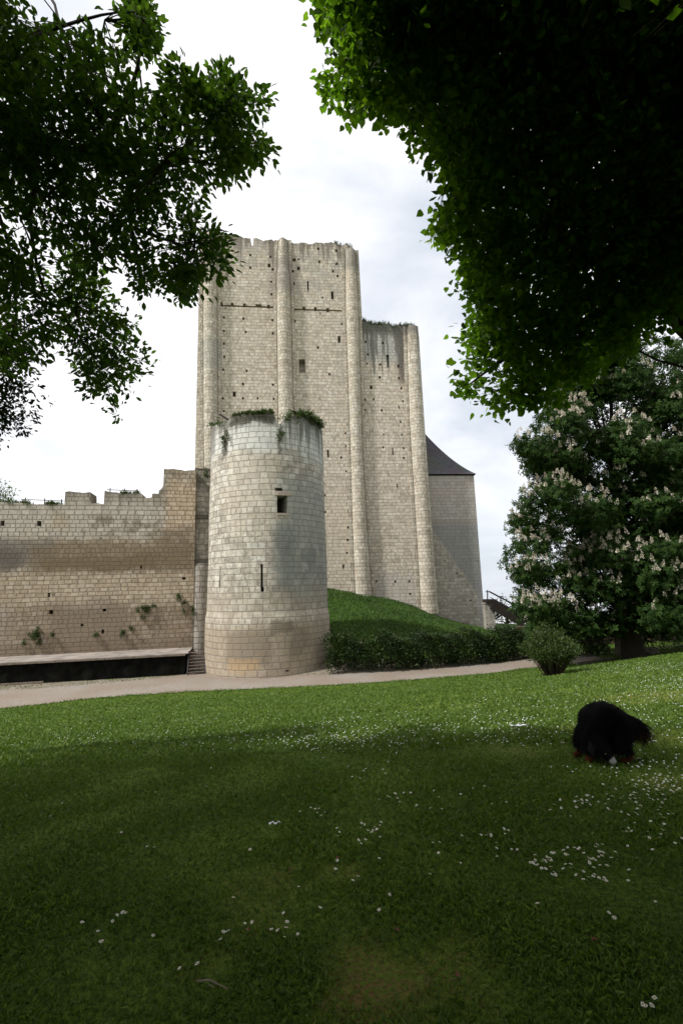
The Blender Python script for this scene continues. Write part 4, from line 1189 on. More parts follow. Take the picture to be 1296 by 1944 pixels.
LV = lambda pts: [tuple(at_y(u, v, min(y, float(reach_y(np.float64(u), np.float64(v))) - .3))) for u, v, y in pts]

left_main = [(0, -200), (20, -40), (30, 2), (36, 28), (62, 48), (84, 66), (98, 34), (112, 46), (140, 56), (170, 62), (172, 50), (200, 56), (222, 70), (240, 88), (246, 128), (256, 160), (272, 188), (300, 180), (308, 140), (330, 112), (352, 120), (380, 140), (388, 165), (412, 178),
             (432, 200), (440, 230), (430, 262), (440, 300), (420, 318), (402, 352), (386, 378), (392, 405), (378, 430), (372, 470), (352, 495), (350, 540), (328, 556), (300, 556), (280, 566), (250, 552), (236, 520), (238, 490), (205, 488), (180, 520), (150, 500), (120, 470), (90, 478), (60, 455), (30, 430), (0, 410), (-60, 420), (-200, 380), (-220, -200)]
left_top = [(232, -10), (236, 30), (248, 60), (256, 96), (272, 102), (286, 90), (284, 60), (298, 44), (278, 28), (270, -10)]
left_arm = [(408, 150), (428, 138), (444, 152), (452, 176), (476, 184), (498, 186), (502, 208), (478, 216), (452, 214), (440, 236), (452, 262), (474, 268), (494, 268), (500, 294), (476, 300), (452, 288), (440, 310), (444, 352), (436, 348), (430, 320), (412, 330), (400, 250)]
left_low = [(120, 470), (170, 500), (190, 530), (205, 580), (246, 604), (252, 640), (262, 668), (300, 682), (268, 694), (262, 722), (226, 740), (236, 782), (212, 796), (188, 772), (168, 742), (160, 706), (130, 676), (112, 640), (110, 590), (90, 540)]
left_tip = [(350, 470), (372, 452), (392, 440), (404, 452), (426, 482), (424, 498), (398, 510), (372, 498), (380, 540), (344, 562), (330, 540)]
left_side = [(0, 430), (40, 448), (70, 500), (100, 560), (116, 610), (96, 634), (78, 650), (70, 676), (40, 690), (0, 680), (-50, 600), (-50, 440)]
left_fine = [(-40, 560), (14, 600), (24, 650), (40, 690), (52, 740), (62, 770), (36, 786), (10, 800), (-40, 830)]
L_vis = [sample_poly(left_main, 1080, 3.6, 5.3, inset=12, shade=True), sample_poly(left_top, 36, 4.0, 4.8, inset=6, shade=True), sample_poly(left_arm, 95, 4.1, 4.9, shade=True), sample_poly(left_low, 150, 4.2, 5.2), sample_poly(left_tip, 48, 4.4, 5.0, shade=True),
         sample_poly(left_side, 120, 4.0, 5.0, shade=True)]
L_hid = [fill_ellipsoid((-5.2, -.5, 6.6), (4.8, 4.2, 3.4), 2900), fill_ellipsoid((-2.6, -1.8, 5.6), (4.6, 4.2, 2.2), 2600), fill_ellipsoid((-7.5, -2.0, 4.2), (4.0, 6.0, 2.6), 1700), fill_ellipsoid((-2.5, -7.0, 5.0), (6.0, 3.0, 3.0), 1500), fill_ellipsoid((-6.8, 2.5, 5.4), (2.2, 1.9, 1.8), 600)]  # unseen foliage; low side and rear masses added to block light
L_limbs = [([(-4.95, 2.7, 3.0)] + LV([(-330, 330, 3.9), (-120, 250, 4.2), (0, 215, 4.4), (60, 250, 4.6), (125, 292, 4.7), (190, 284, 4.8), (236, 312, 4.9), (258, 335, 4.95)]), [.16, .13, .11, .085, .07, .06, .05, .042, .035]),
           (LV([(250, 330, 4.95), (246, 400, 4.95), (252, 450, 4.95), (264, 520, 5.0)]), [.028, .022, .018, .008]),
           (LV([(252, 335, 4.9), (300, 318, 4.9), (345, 290, 4.9), (400, 230, 4.9), (440, 200, 4.8)]), [.03, .024, .018, .012, .006]),
           (LV([(250, 430, 4.95), (300, 450, 5.0), (345, 466, 5.0), (392, 506, 5.0)]), [.018, .014, .011, .006]),
           (LV([(190, 284, 4.8), (225, 220, 4.7), (260, 130, 4.5), (262, 60, 4.4), (250, 10, 4.3)]), [.035, .026, .016, .010, .006]),
           (LV([(60, 250, 4.6), (70, 330, 4.7), (58, 420, 4.9), (80, 540, 4.8), (120, 600, 4.7), (190, 690, 4.6)]), [.035, .024, .018, .013, .010, .005]),
           (LV([(-60, 240, 4.2), (-20, 360, 4.6), (20, 480, 5.0), (30, 600, 5.2)]), [.035, .022, .013, .006]),
           (LV([(-200, 280, 4.0), (-120, 100, 4.0), (0, 90, 4.2), (80, 60, 4.3), (112, 40, 4.4)]), [.08, .06, .035, .02, .008]),
           ([(-4.9, 2.6, 3.6), (-4.0, 0.6, 5.2), (-2.6, -1.5, 6.0), (-1.2, -3.2, 6.2)], [.14, .10, .06, .02])]
L_trunk = ([(-5.3, 3.0, -.25), (-5.2, 2.95, .8), (-5.0, 2.8, 2.4), (-4.9, 2.6, 3.8), (-5.0, 2.3, 6.0), (-5.1, 2.0, 8.5)], [.42, .33, .30, .26, .17, .05])
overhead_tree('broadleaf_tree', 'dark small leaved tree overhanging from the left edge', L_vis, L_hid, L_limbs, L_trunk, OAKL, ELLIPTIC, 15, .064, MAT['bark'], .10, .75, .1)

right_main = [(610, -260), (600, -40), (598, 10), (612, 40), (614, 76), (640, 84), (668, 96), (640, 112), (618, 132), (606, 150), (606, 182), (640, 194), (672, 208), (708, 194), (742, 216), (776, 222), (796, 268), (820, 308), (858, 330), (860, 366), (836, 388), (806, 424), (812, 452), (858, 454), (870, 500), (878, 548), (912, 566), (888, 612),
              (882, 646), (898, 676), (872, 706), (858, 742), (868, 754), (904, 742), (918, 772), (950, 770), (990, 762), (1022, 780), (1052, 764), (1086, 742), (1120, 716), (1150, 690), (1180, 660), (1230, 640), (1296, 610), (1400, 600), (1520, 480), (1520, -260)]
R_vis = [sample_poly(right_main, 3100, 3.9, 5.6, inset=8, shade=True), sample_poly([(640, 40), (760, 150), (860, 330), (900, 520), (930, 640), (1100, 640), (1296, 560), (1450, 400), (1450, -200), (680, -200)], 700, 4.0, 5.9, shade=True)]
R_hid = [fill_ellipsoid((5.8, .2, 7.4), (5.0, 4.2, 3.6), 3000), fill_ellipsoid((3.2, -1.4, 6.0), (4.8, 4.4, 2.4), 2600), fill_ellipsoid((0.3, -.8, 6.6), (2.8, 2.6, 1.6), 1000), fill_ellipsoid((8.0, -1.5, 4.4), (4.0, 6.0, 2.8), 1700), fill_ellipsoid((4.0, -7.0, 5.0), (6.0, 3.0, 3.0), 1500)]  # same for the lime: out-of-view masses added to darken the near grass
R_limbs = [([(5.45, 3.3, 2.7)] + LV([(1420, 720, 4.4), (1370, 670, 4.5), (1290, 590, 4.8), (1250, 480, 5.1), (1215, 330, 5.4), (1185, 210, 5.6), (1160, 60, 5.9), (1140, -80, 6.2)]), [.21, .18, .16, .13, .115, .10, .085, .06, .03]),
           (LV([(1225, 360, 5.3), (1150, 400, 5.3), (1060, 430, 5.2), (960, 420, 5.0), (860, 400, 4.9)]), [.05, .04, .03, .02, .008]),
           (LV([(1195, 250, 5.5), (1100, 200, 5.4), (980, 160, 5.2), (820, 130, 5.0), (680, 120, 4.9)]), [.05, .04, .03, .02, .008]),
           (LV([(1270, 540, 4.9), (1180, 580, 5.0), (1080, 620, 5.0), (960, 680, 5.0), (890, 730, 5.0)]), [.05, .04, .028, .018, .007]),
           (LV([(1170, 120, 5.8), (1060, 40, 5.6), (940, -20, 5.4), (760, 10, 5.2), (640, 40, 5.0)]), [.05, .04, .028, .018, .007]),
           (LV([(1260, 500, 5.0), (1296, 350, 5.4), (1300, 200, 5.8)]), [.05, .04, .02]),
           ([(5.4, 3.2, 3.6), (4.4, 1.0, 5.4), (3.0, -1.4, 6.6), (1.6, -3.4, 7.0)], [.16, .11, .07, .02])]
R_trunk = ([(5.9, 3.6, .05), (5.7, 3.5, 1.0), (5.5, 3.35, 2.4), (5.4, 3.2, 4.0), (5.5, 2.9, 7.0), (5.5, 2.6, 10.0)], [.50, .40, .36, .30, .18, .05])
overhead_tree('lime_tree', 'large lime tree with heart shaped leaves overhanging the upper right', R_vis, R_hid, R_limbs, R_trunk, LIME, HEART, 18, .056, MAT['dark_bark'], .13, .85, .55)


# far part of the left-hand mass: finer leaved tree further off
def mid_tree(name, label, base, height, clumps, mat, tpl, nper, nleaf, size, bark, group=None, trunk_r=.3, spread=.8, droop=.2, r=rng, rnd=.1, shell=.55, limb_step=1, limb_r=.3):
    """tree of leafy clumps on limbs; clumps are (centre, radii)"""
    root = empty(name, base, label, 'tree', group)
    bz = Vector(base); topc = max(clumps, key=lambda c: c[0][2])[0]
    limbs = []
    for c, rad in clumps[::limb_step]:
        c = Vector(c); s = bz.lerp(Vector((bz.x, bz.y, bz.z + height)), min(.85, max(.22, (c.z - bz.z) / height * .62)))
        limbs.append(([s, s.lerp(c, .5) + Vector((0, 0, .15 * (c - s).length * .4)), c], [trunk_r * limb_r, trunk_r * limb_r * .6, trunk_r * limb_r * .15]))
    nodes = limbs_mesh(limbs, bark, root, ([bz - Vector((0, 0, .3)), bz + Vector((0, 0, height * .12)), bz + Vector((.1, 0, height * .4)), bz + Vector((0, .1, height * .85))], [trunk_r * 1.35, trunk_r, trunk_r * .75, trunk_r * .12]))
    cen = []; out = []
    for c, rad in clumps:
        k = int(nper * (np.prod(rad) ** (2 / 3)))
        d = unit(r.normal(size=(k, 3))); q = d * r.uniform(shell, 1.05, (k, 1)) * np.array(rad)
        cen.append(q + np.array(c)); out.append(unit(d * np.array([1, 1, .7]) + np.array([0, 0, .1])))
    cen, out = np.concatenate(cen), np.concatenate(out)
    return root, cen, out, nodes


def chestnut():
    base = at_y(1203, 1253, 24.0); base[2] = h1(base[0], base[1])
    outline = [(1060, 700), (1030, 770), (1000, 800), (984, 822), (974, 850), (996, 888), (1016, 915), (992, 930), (972, 958), (964, 985), (984, 1012), (952, 1046), (936, 1074), (958, 1082), (974, 1108), (970, 1130), (992, 1158), (1010, 1200), (1050, 1222), (1110, 1228), (1180, 1212), (1240, 1212), (1330, 1215), (1440, 1150), (1520, 1000), (1500, 820), (1440, 700), (1300, 620), (1150, 630)]
    r = np.random.default_rng(5); poly = np.array(outline, float)
    # clump centres filling an egg-shaped crown
    cl = []
    tries = 0
    while len(cl) < 210 and tries < 40000:
        tries += 1
        u, v = r.uniform(920, 1520), r.uniform(620, 1215)
        m = 20
        ok = all(in_poly(np.array([u + a]), np.array([v + b]), poly)[0] for a, b in ((m, 0), (-m, 0), (0, m * .8), (0, -m * .8)))
        if not ok: continue
        bulge = 4.2 * math.sqrt(max(.05, 1 - ((u - 1215) / 320) ** 2)) * (1 if v > 800 else .8)
        Y = 24.5 - bulge * r.uniform(-.7, 1.0)
        c = at_y(u, v, Y)
        if any(np.linalg.norm(c - np.array(q[0])) < .62 for q in cl): continue
        cl.append((tuple(c), (r.uniform(.75, 1.15), r.uniform(.75, 1.1), r.uniform(.5, .8))))
    root, cen, out, nodes = mid_tree('chestnut_tree', 'flowering chestnut tree covered with upright white blossom spikes', tuple(base), 13.5, cl, CHES, LEAFLET, 130, 1, .2, MAT['dark_bark'], None, .44, r=r, limb_step=6, limb_r=.22)
    cen2 = at_y(*(lambda n: (r.uniform(940, 1500, n), r.uniform(640, 1210, n), 24.5 + r.uniform(-3, 3, n)))(7000))
    uu, vv, _ = project(cen2); k = in_poly(uu, vv, poly + (poly.mean(0) - poly) * .05); cen2 = cen2[k]
    C2 = np.concatenate([cen, cen2]); O2 = np.concatenate([out, unit(r.normal(size=cen2.shape) + np.array([0, -.3, .3]))])
    # palmate leaves: five leaflets from one stalk
    K = 3; c = np.repeat(C2, K, 0) + r.normal(size=(len(C2) * K, 3)) * .13; o = unit(np.repeat(O2, K, 0) + r.normal(size=(len(C2) * K, 3)) * .45)
    nrm = unit(o * .9 + r.normal(size=c.shape) * .45 + np.array([0, -.2, .45])); parts = []
    dn = np.array([0, 0, -1.0]) + r.normal(size=c.shape) * .5; dn = unit(dn - nrm * (dn * nrm).sum(1, keepdims=True)); ref = np.cross(nrm, dn)
    tint = np.clip(r.normal(.5, .2, len(c)), 0, 1)
    for a in (-2.0, -1.0, 0, 1.0, 2.0):
        ax = unit(dn * math.cos(a) + ref * math.sin(a) - nrm * .22)
        parts.append(leaf_geo(c, ax, unit(nrm + r.normal(size=c.shape) * .15), .20 * (1 - .10 * abs(a)) * r.uniform(.8, 1.15, len(c)), LEAFLET, tint))
    V, F, T = merge(parts)
    np_mesh('crown', V, F, CHES, root, attrs={'tint': T})
    # blossom spikes stand on the sunny upper side of the clumps
    top = (out[:, 2] > -.05) & (out[:, 1] < .5)
    cand = cen[top]; uu, vv, _ = project(cand)
    w = .30 + .7 * np.clip((1235 - uu) / 240, 0, 1)
    band = .5 + .5 * np.exp(-((vv - 1050) / 95) ** 2) + .35 * np.exp(-((vv - 800) / 40) ** 2) * 1.0
    dep = cand[:, 1]; cell = (uu // 9).astype(int) * 1000 + (vv // 10).astype(int)      # outermost sprays carry the flowers
    o2 = np.argsort(dep); _, fi = np.unique(cell[o2], return_index=True); front = dict(zip(cell[o2][fi], dep[o2][fi]))
    outer = dep <= np.array([front[c] for c in cell]) + 1e-6
    keep = outer & (r.uniform(0, 1, len(cand)) < np.minimum(.95, w * band * 1.5)) & (uu < 1330)
    P = cand[keep] + np.array([0, -.24, .16])
    order = np.argsort(np.linalg.norm(P - np.array(CAM), axis=1)); P = P[order]; print('BLOSSOMS', len(P), len(cen))
    fm = leaf_mat('blossom', [(0, (.42, .35, .27)), (.5, (.58, .52, .42)), (1, (.70, .66, .56))], .2, .8, (1, 1, 1))
    def spike_geo(P, rr):
        n = 34; N = len(P); h = np.tile(np.linspace(0, 1, n), N); th = np.tile(np.arange(n) * 2.4, N)
        L = np.repeat(rr.uniform(.20, .34, N), n); tilt = np.repeat(rr.normal(size=(N, 3)) * np.array([.16, .16, 0]) + np.array([0, 0, 1.0]), n, 0); tilt = unit(tilt)
        rad = .052 * (1 - h) ** .8 + .010
        pos = np.repeat(P, n, 0) + tilt * (h * L)[:, None] + np.stack([np.cos(th) * rad, np.sin(th) * rad, np.zeros(len(th))], -1) * .5
        d = unit(np.stack([np.cos(th), np.sin(th), np.full(len(th), .5)], -1))
        return leaf_geo(pos, d, unit(rr.normal(size=pos.shape) * .5 + np.array([0, -.4, 1])), rad * rr.uniform(.9, 1.4, len(th)) + .018, SMALL, np.clip(rr.normal(.5, .25, len(th)), 0, 1))
    protos = []
    for k in range(5):
        v, f, t = spike_geo(np.zeros((1, 3)), np.random.default_rng(40 + k))
        o = np_mesh('blossom', v, f, fm, root, attrs={'tint': t}); protos.append(o)
    for k, p in enumerate(P[:100]):
        o = protos[k] if k < 5 else protos[k % 5].copy()
        if k >= 5: COL.objects.link(o)
        o.parent = root; o.matrix_parent_inverse = Matrix.Identity(4); o.location = Vector(p) - root.location; o.rotation_euler = (0, 0, k * 1.7)
    v, f, t = spike_geo(P[100:], r)
    tag(np_mesh('blossom_mass', v, f, fm, root, attrs={'tint': t}), kind='stuff')
    return base


chest_base = chestnut()


def simple_tree(name, label, base, height, clumps, mat, size, group=None, nper=40, nleaf=5, tpl=SMALL, trunk_r=.25, seed=1, bark=None):
    r = np.random.default_rng(seed)
    root, cen, out, nodes = mid_tree(name, label, base, height, clumps, mat, tpl, nper, nleaf, size, bark or MAT['dark_bark'], group, trunk_r, r=r)
    V, F, T = rosettes(cen, out, nleaf, size, tpl, size * 1.6, .9, .15, r=r, tint_c=r.normal(0, .12, len(cen)))
    np_mesh('crown', V, F, mat, root, attrs={'tint': T})


def scatter_clumps(outline, n, Y, dY, rad, seed):
    r = np.random.default_rng(seed); P = sample_poly(outline, n, Y - dY, Y + dY, r)
    return [(tuple(p), (rad * r.uniform(.7, 1.2), rad * r.uniform(.7, 1.2), rad * r.uniform(.55, .95))) for p in P]


def build_background_trees():
    # fine leaved tree at the left edge, beyond the overhanging one
    b = (-6.0, 5.5, h1(-6.0, 5.5))
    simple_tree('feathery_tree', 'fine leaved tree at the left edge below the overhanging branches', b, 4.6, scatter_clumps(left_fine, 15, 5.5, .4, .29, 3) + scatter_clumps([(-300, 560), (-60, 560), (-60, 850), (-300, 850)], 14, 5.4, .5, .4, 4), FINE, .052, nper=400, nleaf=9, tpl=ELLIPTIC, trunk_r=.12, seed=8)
    # treetop showing over the curtain wall
    p = at_y(8, 950, 42.0)
    simple_tree('leafy_tree', 'green treetop showing above the curtain wall at the far left', (p[0] - 1.5, 42.0, -3.0), p[2] + 5, scatter_clumps([(-110, 890), (-40, 900), (6, 924), (34, 940), (34, 980), (-110, 990)], 34, 42, 1.2, .75, 5), FARL, .16, nper=70, trunk_r=.3, seed=9)
    # dark trees closing the view right of and behind the chestnut
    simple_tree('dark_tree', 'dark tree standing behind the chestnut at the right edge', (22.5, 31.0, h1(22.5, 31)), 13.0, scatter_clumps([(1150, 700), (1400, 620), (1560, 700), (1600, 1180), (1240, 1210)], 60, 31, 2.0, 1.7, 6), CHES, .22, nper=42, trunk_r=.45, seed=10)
    far = [(945, 1126, 60, 1.6, 'pale green tree beyond the wooden stair'), (995, 1150, 66, 2.6, 'rounded bushy tree behind the foot of the wooden stair')]
    for k, (u, v, Y, rad, lab) in enumerate(far):
        p = at_y(u + 14, v + 22, Y); g = h1(p[0], Y)
        cl = [((p[0] + dx * rad, Y + dy, p[2] + dz * rad - .5), (rad * .7, rad * .7, rad * .6)) for dx, dy, dz in ((-.7, 0, 0), (.7, .5, -.1), (0, -.5, .45), (0, .5, -.6), (1.5, 0, -.4), (-.9, .4, -.9), (.8, 0, -1.1))]
        simple_tree('far_tree', lab, (p[0], Y, g), max(2.5, p[2] - g), cl, FARL, .22, 'trees beyond the wooden stair', nper=40, trunk_r=.2, seed=20 + k)


    # added dark shrubs stand in for the shade behind the chestnut trunk
    for k, (x, y, w, lab) in enumerate(((16.6, 28.6, 1.3, 'added dark foliage in place of shade just right of the chestnut trunk'), (19.6, 28.2, 1.6, 'added dark foliage in place of shade at the right edge behind the daisies'), (12.6, 29.6, 1.0, 'low added foliage in place of shade left of the mossy gate pier'))):
        g = h1(x, y); r2 = np.random.default_rng(50 + k)
        cl = [((x + r2.normal(0, w * .5), y + r2.normal(0, .5), g + .5 + r2.uniform(0, 1.3)), (w * .6, w * .6, w * .5)) for _ in range(9)]
        simple_tree('shade_shrub', lab, (x, y, g), 2.4, cl, HEDG, .13, 'added shade foliage behind the chestnut', nper=90, trunk_r=.12, seed=60 + k)


build_background_trees()


# ------------------------------------------------------------------ hedge, bush, wall plants
def poly_pts(pix, n):
    P = np.array([at_z(*q) for q in pix]); d = np.r_[0, np.cumsum(np.linalg.norm(np.diff(P[:, :2], axis=0), axis=1))]
    t = np.linspace(0, d[-1], n); return np.stack([np.interp(t, d, P[:, 0]), np.interp(t, d, P[:, 1])], -1)


def build_hedge():
    r = np.random.default_rng(3)
    line = poly_pts([(626, 1281, ZP), (760, 1274, ZP), (920, 1261, -3.0), (1000, 1251, -2.88), (1090, 1247, -2.64), (1150, 1244, -2.44)], 120)
    tang = unit(np.gradient(line, axis=0)); nrm = np.stack([-tang[:, 1], tang[:, 0]], -1)
    root = empty('hedge', (*line[40], h1(*line[40])), 'dark green clipped hedge along the gravel path below the grass bank', 'hedge')
    N = 9000; i = r.integers(0, 120, N); f = r.uniform(0, 1, N)
    hh = (1.65 + .24 * np.sin(i * .33) + .15 * np.sin(i * .81 + 1)) * (1 - .12 * (i / 120))
    edge = r.uniform(0, 1, N)
    t = np.where(edge < .55, r.uniform(.0, .12, N), r.uniform(0, 1, N)); z = np.where(edge > .75, r.uniform(.85, 1.04, N), .10 + .9 * r.uniform(0, 1, N) ** .8)
    bul = .25 * np.sin(z * math.pi) + .10 * np.sin(i * .9 + z * 4)
    dep = .1 + 1.5 * t - bul * (1 - t)
    xy = line[i] + tang[i] * r.normal(0, .12, (N, 1)) + nrm[i] * dep[:, None]
    P = np.stack([xy[:, 0], xy[:, 1], H(line[i][:, 0], line[i][:, 1]) + z * hh + r.normal(0, .05, N)], -1)
    out = np.stack([-nrm[i][:, 0], -nrm[i][:, 1], np.where(z > .8, .9, .15)], -1)
    V, F, T = rosettes(P, out, 5, .11, SMALL, .14, .8, .1, r=r, tint_c=.18 * np.sin(i * .45) + .15 * np.sin(z * 9 + i * .7) + r.normal(0, .08, N))
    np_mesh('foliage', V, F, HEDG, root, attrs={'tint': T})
    n = 260; i = r.integers(0, 120, n); A = line[i] + nrm[i] * r.uniform(.3, 1.1, (n, 1)); z0 = H(A[:, 0], A[:, 1])
    a = np.c_[A, z0 - .1]; b = a + np.c_[r.normal(0, .15, (n, 2)), r.uniform(.9, 1.8, n)]
    V, F = sticks(a, b, .025, .010, 0, 3, r); np_mesh('stems', V, F, MAT['twig'], root)


build_hedge()


def build_bush():
    r = np.random.default_rng(6); p = ground_at(np.array([1047.]), np.array([1283.]))[0]
    root = empty('bush', tuple(p), 'loose rounded bush with bare stems standing alone on the lawn edge', 'bush')
    s = np.linalg.norm(p - np.array(CAM)) / FPX           # metres per photo pixel there
    W, Ht = 47 * s, 80 * s
    n = 150; th = r.uniform(0, 2 * math.pi, n); rad = np.sqrt(r.uniform(0, 1, n))
    a = p + np.stack([np.cos(th) * .28 * rad, np.sin(th) * .28 * rad, np.full(n, -.05)], -1)
    el = 1 - .75 * rad ** 2
    b = p + np.stack([np.cos(th) * W * rad, np.sin(th) * W * rad, Ht * (.50 + .5 * el * r.uniform(.68, 1.18, n)) * (1 - .16 * rad)], -1)
    V, F = sticks(a, b, .016, .004, -.10, 5, r); np_mesh('stems', V, F, MAT['twig'], root)
    k = 4600; i = r.integers(0, n, k); f = r.uniform(.36, 1.02, k) ** .75
    c = a[i] + (b[i] - a[i]) * f[:, None] + np.array([0, 0, .4]) * (4 * f * (1 - f) * .1 * np.linalg.norm(b[i] - a[i], axis=1))[:, None] + r.normal(size=(k, 3)) * .075
    V, F, T = rosettes(c, (b[i] - a[i]), 4, .060, SMALL, .06, .8, .0, r=r)
    np_mesh('foliage', V, F, BUSH, root, attrs={'tint': T})


build_bush()


def tuft(name, label, P, out, n, ln, mat, group, r, style='leaf', cat='plant', fall=.3):
    P = np.asarray(P); root = empty(name, tuple(P.mean(0)), label, cat, group)
    k = len(P)
    if style == 'grass':
        m = n * k; c = np.repeat(P, n, 0) + r.normal(size=(m, 3)) * .05
        d = unit(np.repeat(out, n, 0) * .55 + r.normal(size=(m, 3)) * .45 + np.array([0, 0, .75]))
        V, F, T = leaf_geo(c, d, unit(r.normal(size=(m, 3))), ln * r.uniform(.5, 1.1, m), (np.array([[-.035, 0, 0], [.035, 0, 0], [.022, .6, 0], [0, 1, -.22]]), np.array([[0, 1, 2], [0, 2, 3]])), np.clip(r.normal(.45, .25, m), 0, 1))
        np_mesh('blades', V, F, mat, root, attrs={'tint': T})
    else:
        ends = P + unit(out * .6 + r.normal(size=P.shape) * .6 + np.array([0, 0, .25 - fall])) * ln * r.uniform(.5, 1.1, (k, 1))
        V, F = sticks(P, ends, .008, .003, .1, 3, r)
        if k >= 24: np_mesh('stems', V, F, MAT['twig'], root)
        f = np.tile(np.linspace(.35, 1, 4), k); c = np.repeat(P, 4, 0) + np.repeat(ends - P, 4, 0) * f[:, None]
        V, F, T = rosettes(c, np.repeat(out, 4, 0), n, .09, ELLIPTIC, .07, .9, .2, r=r); np_mesh('foliage', V, F, mat, root, attrs={'tint': T})


def build_wall_plants():
    r = np.random.default_rng(12)
    G = 'plants on the broken top of the round tower'
    def rim(u0, u1, n, dmax=.7, dz=0.0):
        P, O = [], []
        s0, s1 = tpix(u0, 812)[0], tpix(u1, 812)[0]
        for _ in range(n):
            s = r.uniform(s0, s1); d = r.uniform(0, dmax); q = np.array(TM(s, tower_top(s) - .03 + dz, d)); o = np.array(TM(s, 5, -1.0)) - np.array(TM(s, 5, 0))
            P.append(q); O.append(o)
        return np.array(P), np.array(O)
    P, O = rim(394, 406, 22, .8); tuft('leafy_plant', 'bright green leafy plant at the left rim of the round tower', P, O, 6, .38, BUSH, G, r, fall=0)
    P, O = rim(406, 420, 22, .8); tuft('leafy_plant', 'grey green plant beside the sloping beam on the tower rim', P, O, 6, .5, WEED, G, r, fall=0)
    P, O = rim(440, 517, 60, .5); tuft('turf_strip', 'strip of short grass along the flat middle of the tower rim', P, O, 46, .24, WEED, G, r, 'grass')
    P, O = rim(540, 556, 30, .6); tuft('leafy_plant', 'dark bushy plant right of the notch in the tower rim', P, O, 6, .50, WEED, G, r, fall=.05)
    P, O = rim(560, 588, 40, .6); tuft('hanging_plant', 'dark plant trailing over the tower rim between two bushier clumps', P, O, 6, .42, WEED, G, r, fall=.35)
    P, O = rim(590, 608, 46, .5); tuft('leafy_plant', 'spiky dark green clump at the right edge of the tower rim', P, O, 7, .58, WEED, G, r, fall=.15)
    P, O = rim(566, 606, 26, .6); tuft('grass_tuft', 'tall grass blades above the right side of the tower rim', P, O, 26, .55, WEED, G, r, 'grass')
    for u, v, lab in ((427, 832, 'dark moss plant in the left crack of the round tower'), (531, 822, 'brownish plant hanging in the notch of the round tower')):
        s, z = tpix(u, v); P = np.array([TM(s + r.normal(0, .12), z + r.normal(0, .2), -.02) for _ in range(12)]); o = np.array(TM(s, 5, -1.0)) - np.array(TM(s, 5, 0))
        tuft('moss_plant', lab, P, np.tile(o, (12, 1)), 5, .18, WEED, G, r)
    # broken beams on the rim
    s0, z0 = tpix(414, 789); s1, z1 = tpix(436, 800); mb = MB(); mb.beam(TM(s0, z0 + .1, .1), TM(s1, z1, .2), .12, .10)
    tag(mb.build('timber_beam', MAT['old_timber']), 'charred beam sloping across the gap on the left of the tower rim', 'beam')
    s0, z0 = tpix(559, 779.5); s1, z1 = tpix(578, 786); mb = MB(); mb.beam(TM(s0, z0, .2), TM(s1, z1 - .05, .2), .08, .06); mb.beam(TM(s0 - .12, z0 + .02, .2), TM(s0 + .22, z0 + .02, .2), .1, .06)
    tag(mb.build('timber_beam', MAT['old_timber']), 'short broken timber sticking up from the right of the tower rim', 'beam')
    # plants rooted in the curtain wall
    G2 = 'plants rooted in the curtain wall'
    z2 = lambda x, y: (x / 3.24, 960 + y / 3.24)
    wo = np.array([-WALL.n[0], -WALL.n[1], 0.1])
    L = [(228, 795, 34, 34, 'largest dark plant low on the curtain wall near the left'), (322, 792, 13, 16, 'small plant right of the largest low wall plant'), (150, 840, 14, 10, 'small low plant left of the largest wall plant'),
         (595, 795, 14, 12, 'small plant left of a square hole low in the wall'), (757, 785, 18, 15, 'rounded dark plant in a hole low in the wall middle'), (890, 632, 40, 18, 'spreading dark plant on the right half of the wall'),
         (893, 685, 14, 12, 'small plant below the spreading wall plant'), (1098, 562, 14, 28, 'tall dark plant near the right end of the wall'), (1130, 595, 14, 10, 'small plant under the tall one near the wall end'),
         (1130, 640, 12, 16, 'drooping plant lower near the wall end'), (1188, 640, 8, 20, 'narrow plant in the angle beside the shaft'), (235, 838, 12, 8, 'small plant just below the largest low wall plant'), (945, 618, 10, 12, 'small plant right of the spreading wall plant'),
         (805, 750, 10, 8, 'tiny plant above and right of the rounded hole plant'), (850, 640, 8, 12, 'small plant left of the spreading wall plant')]
    for x, y, a, b, lab in L:
        k = max(5, int(a * b / 34)); P = []
        for _ in range(k):
            s, z = WALL.pixel(*z2(x + r.normal(0, a * .5), y + r.normal(0, b * .5))); P.append(WALL.M(s, z, -.01))
        tuft('wall_plant', lab, P, np.tile(wo, (k, 1)), 4, .16, WEED, G2, r)
    for u0, u1, lab in ((0, 58, 'long grassy growth along the parapet at the far left'), (228, 262, 'dark grassy growth on top of the second merlon'), (84, 112, 'thin weeds below the first handrail')):
        P = []
        for _ in range(26):
            s = r.uniform(WALL.pixel(u0, 950)[0], WALL.pixel(u1, 950)[0]); P.append(WALL.M(s, curtain_top(s) - .04, r.uniform(0, .6)))
        tuft('wall_plant', lab, P, np.tile(wo, (26, 1)), 18, .28, WEED, G2, r, 'grass')
    s, z = WALL.pixel(391, 906, .4); P = [WALL.M(s + r.normal(0, .1), z + r.normal(0, .2), .25) for _ in range(14)]
    tuft('wall_plant', 'green plant in the angle beside the round tower', P, np.tile(wo, (14, 1)), 5, .25, WEED, G2, r)
    # growth on the wall heads of the keep
    G3 = 'growth on the wall heads of the keep'
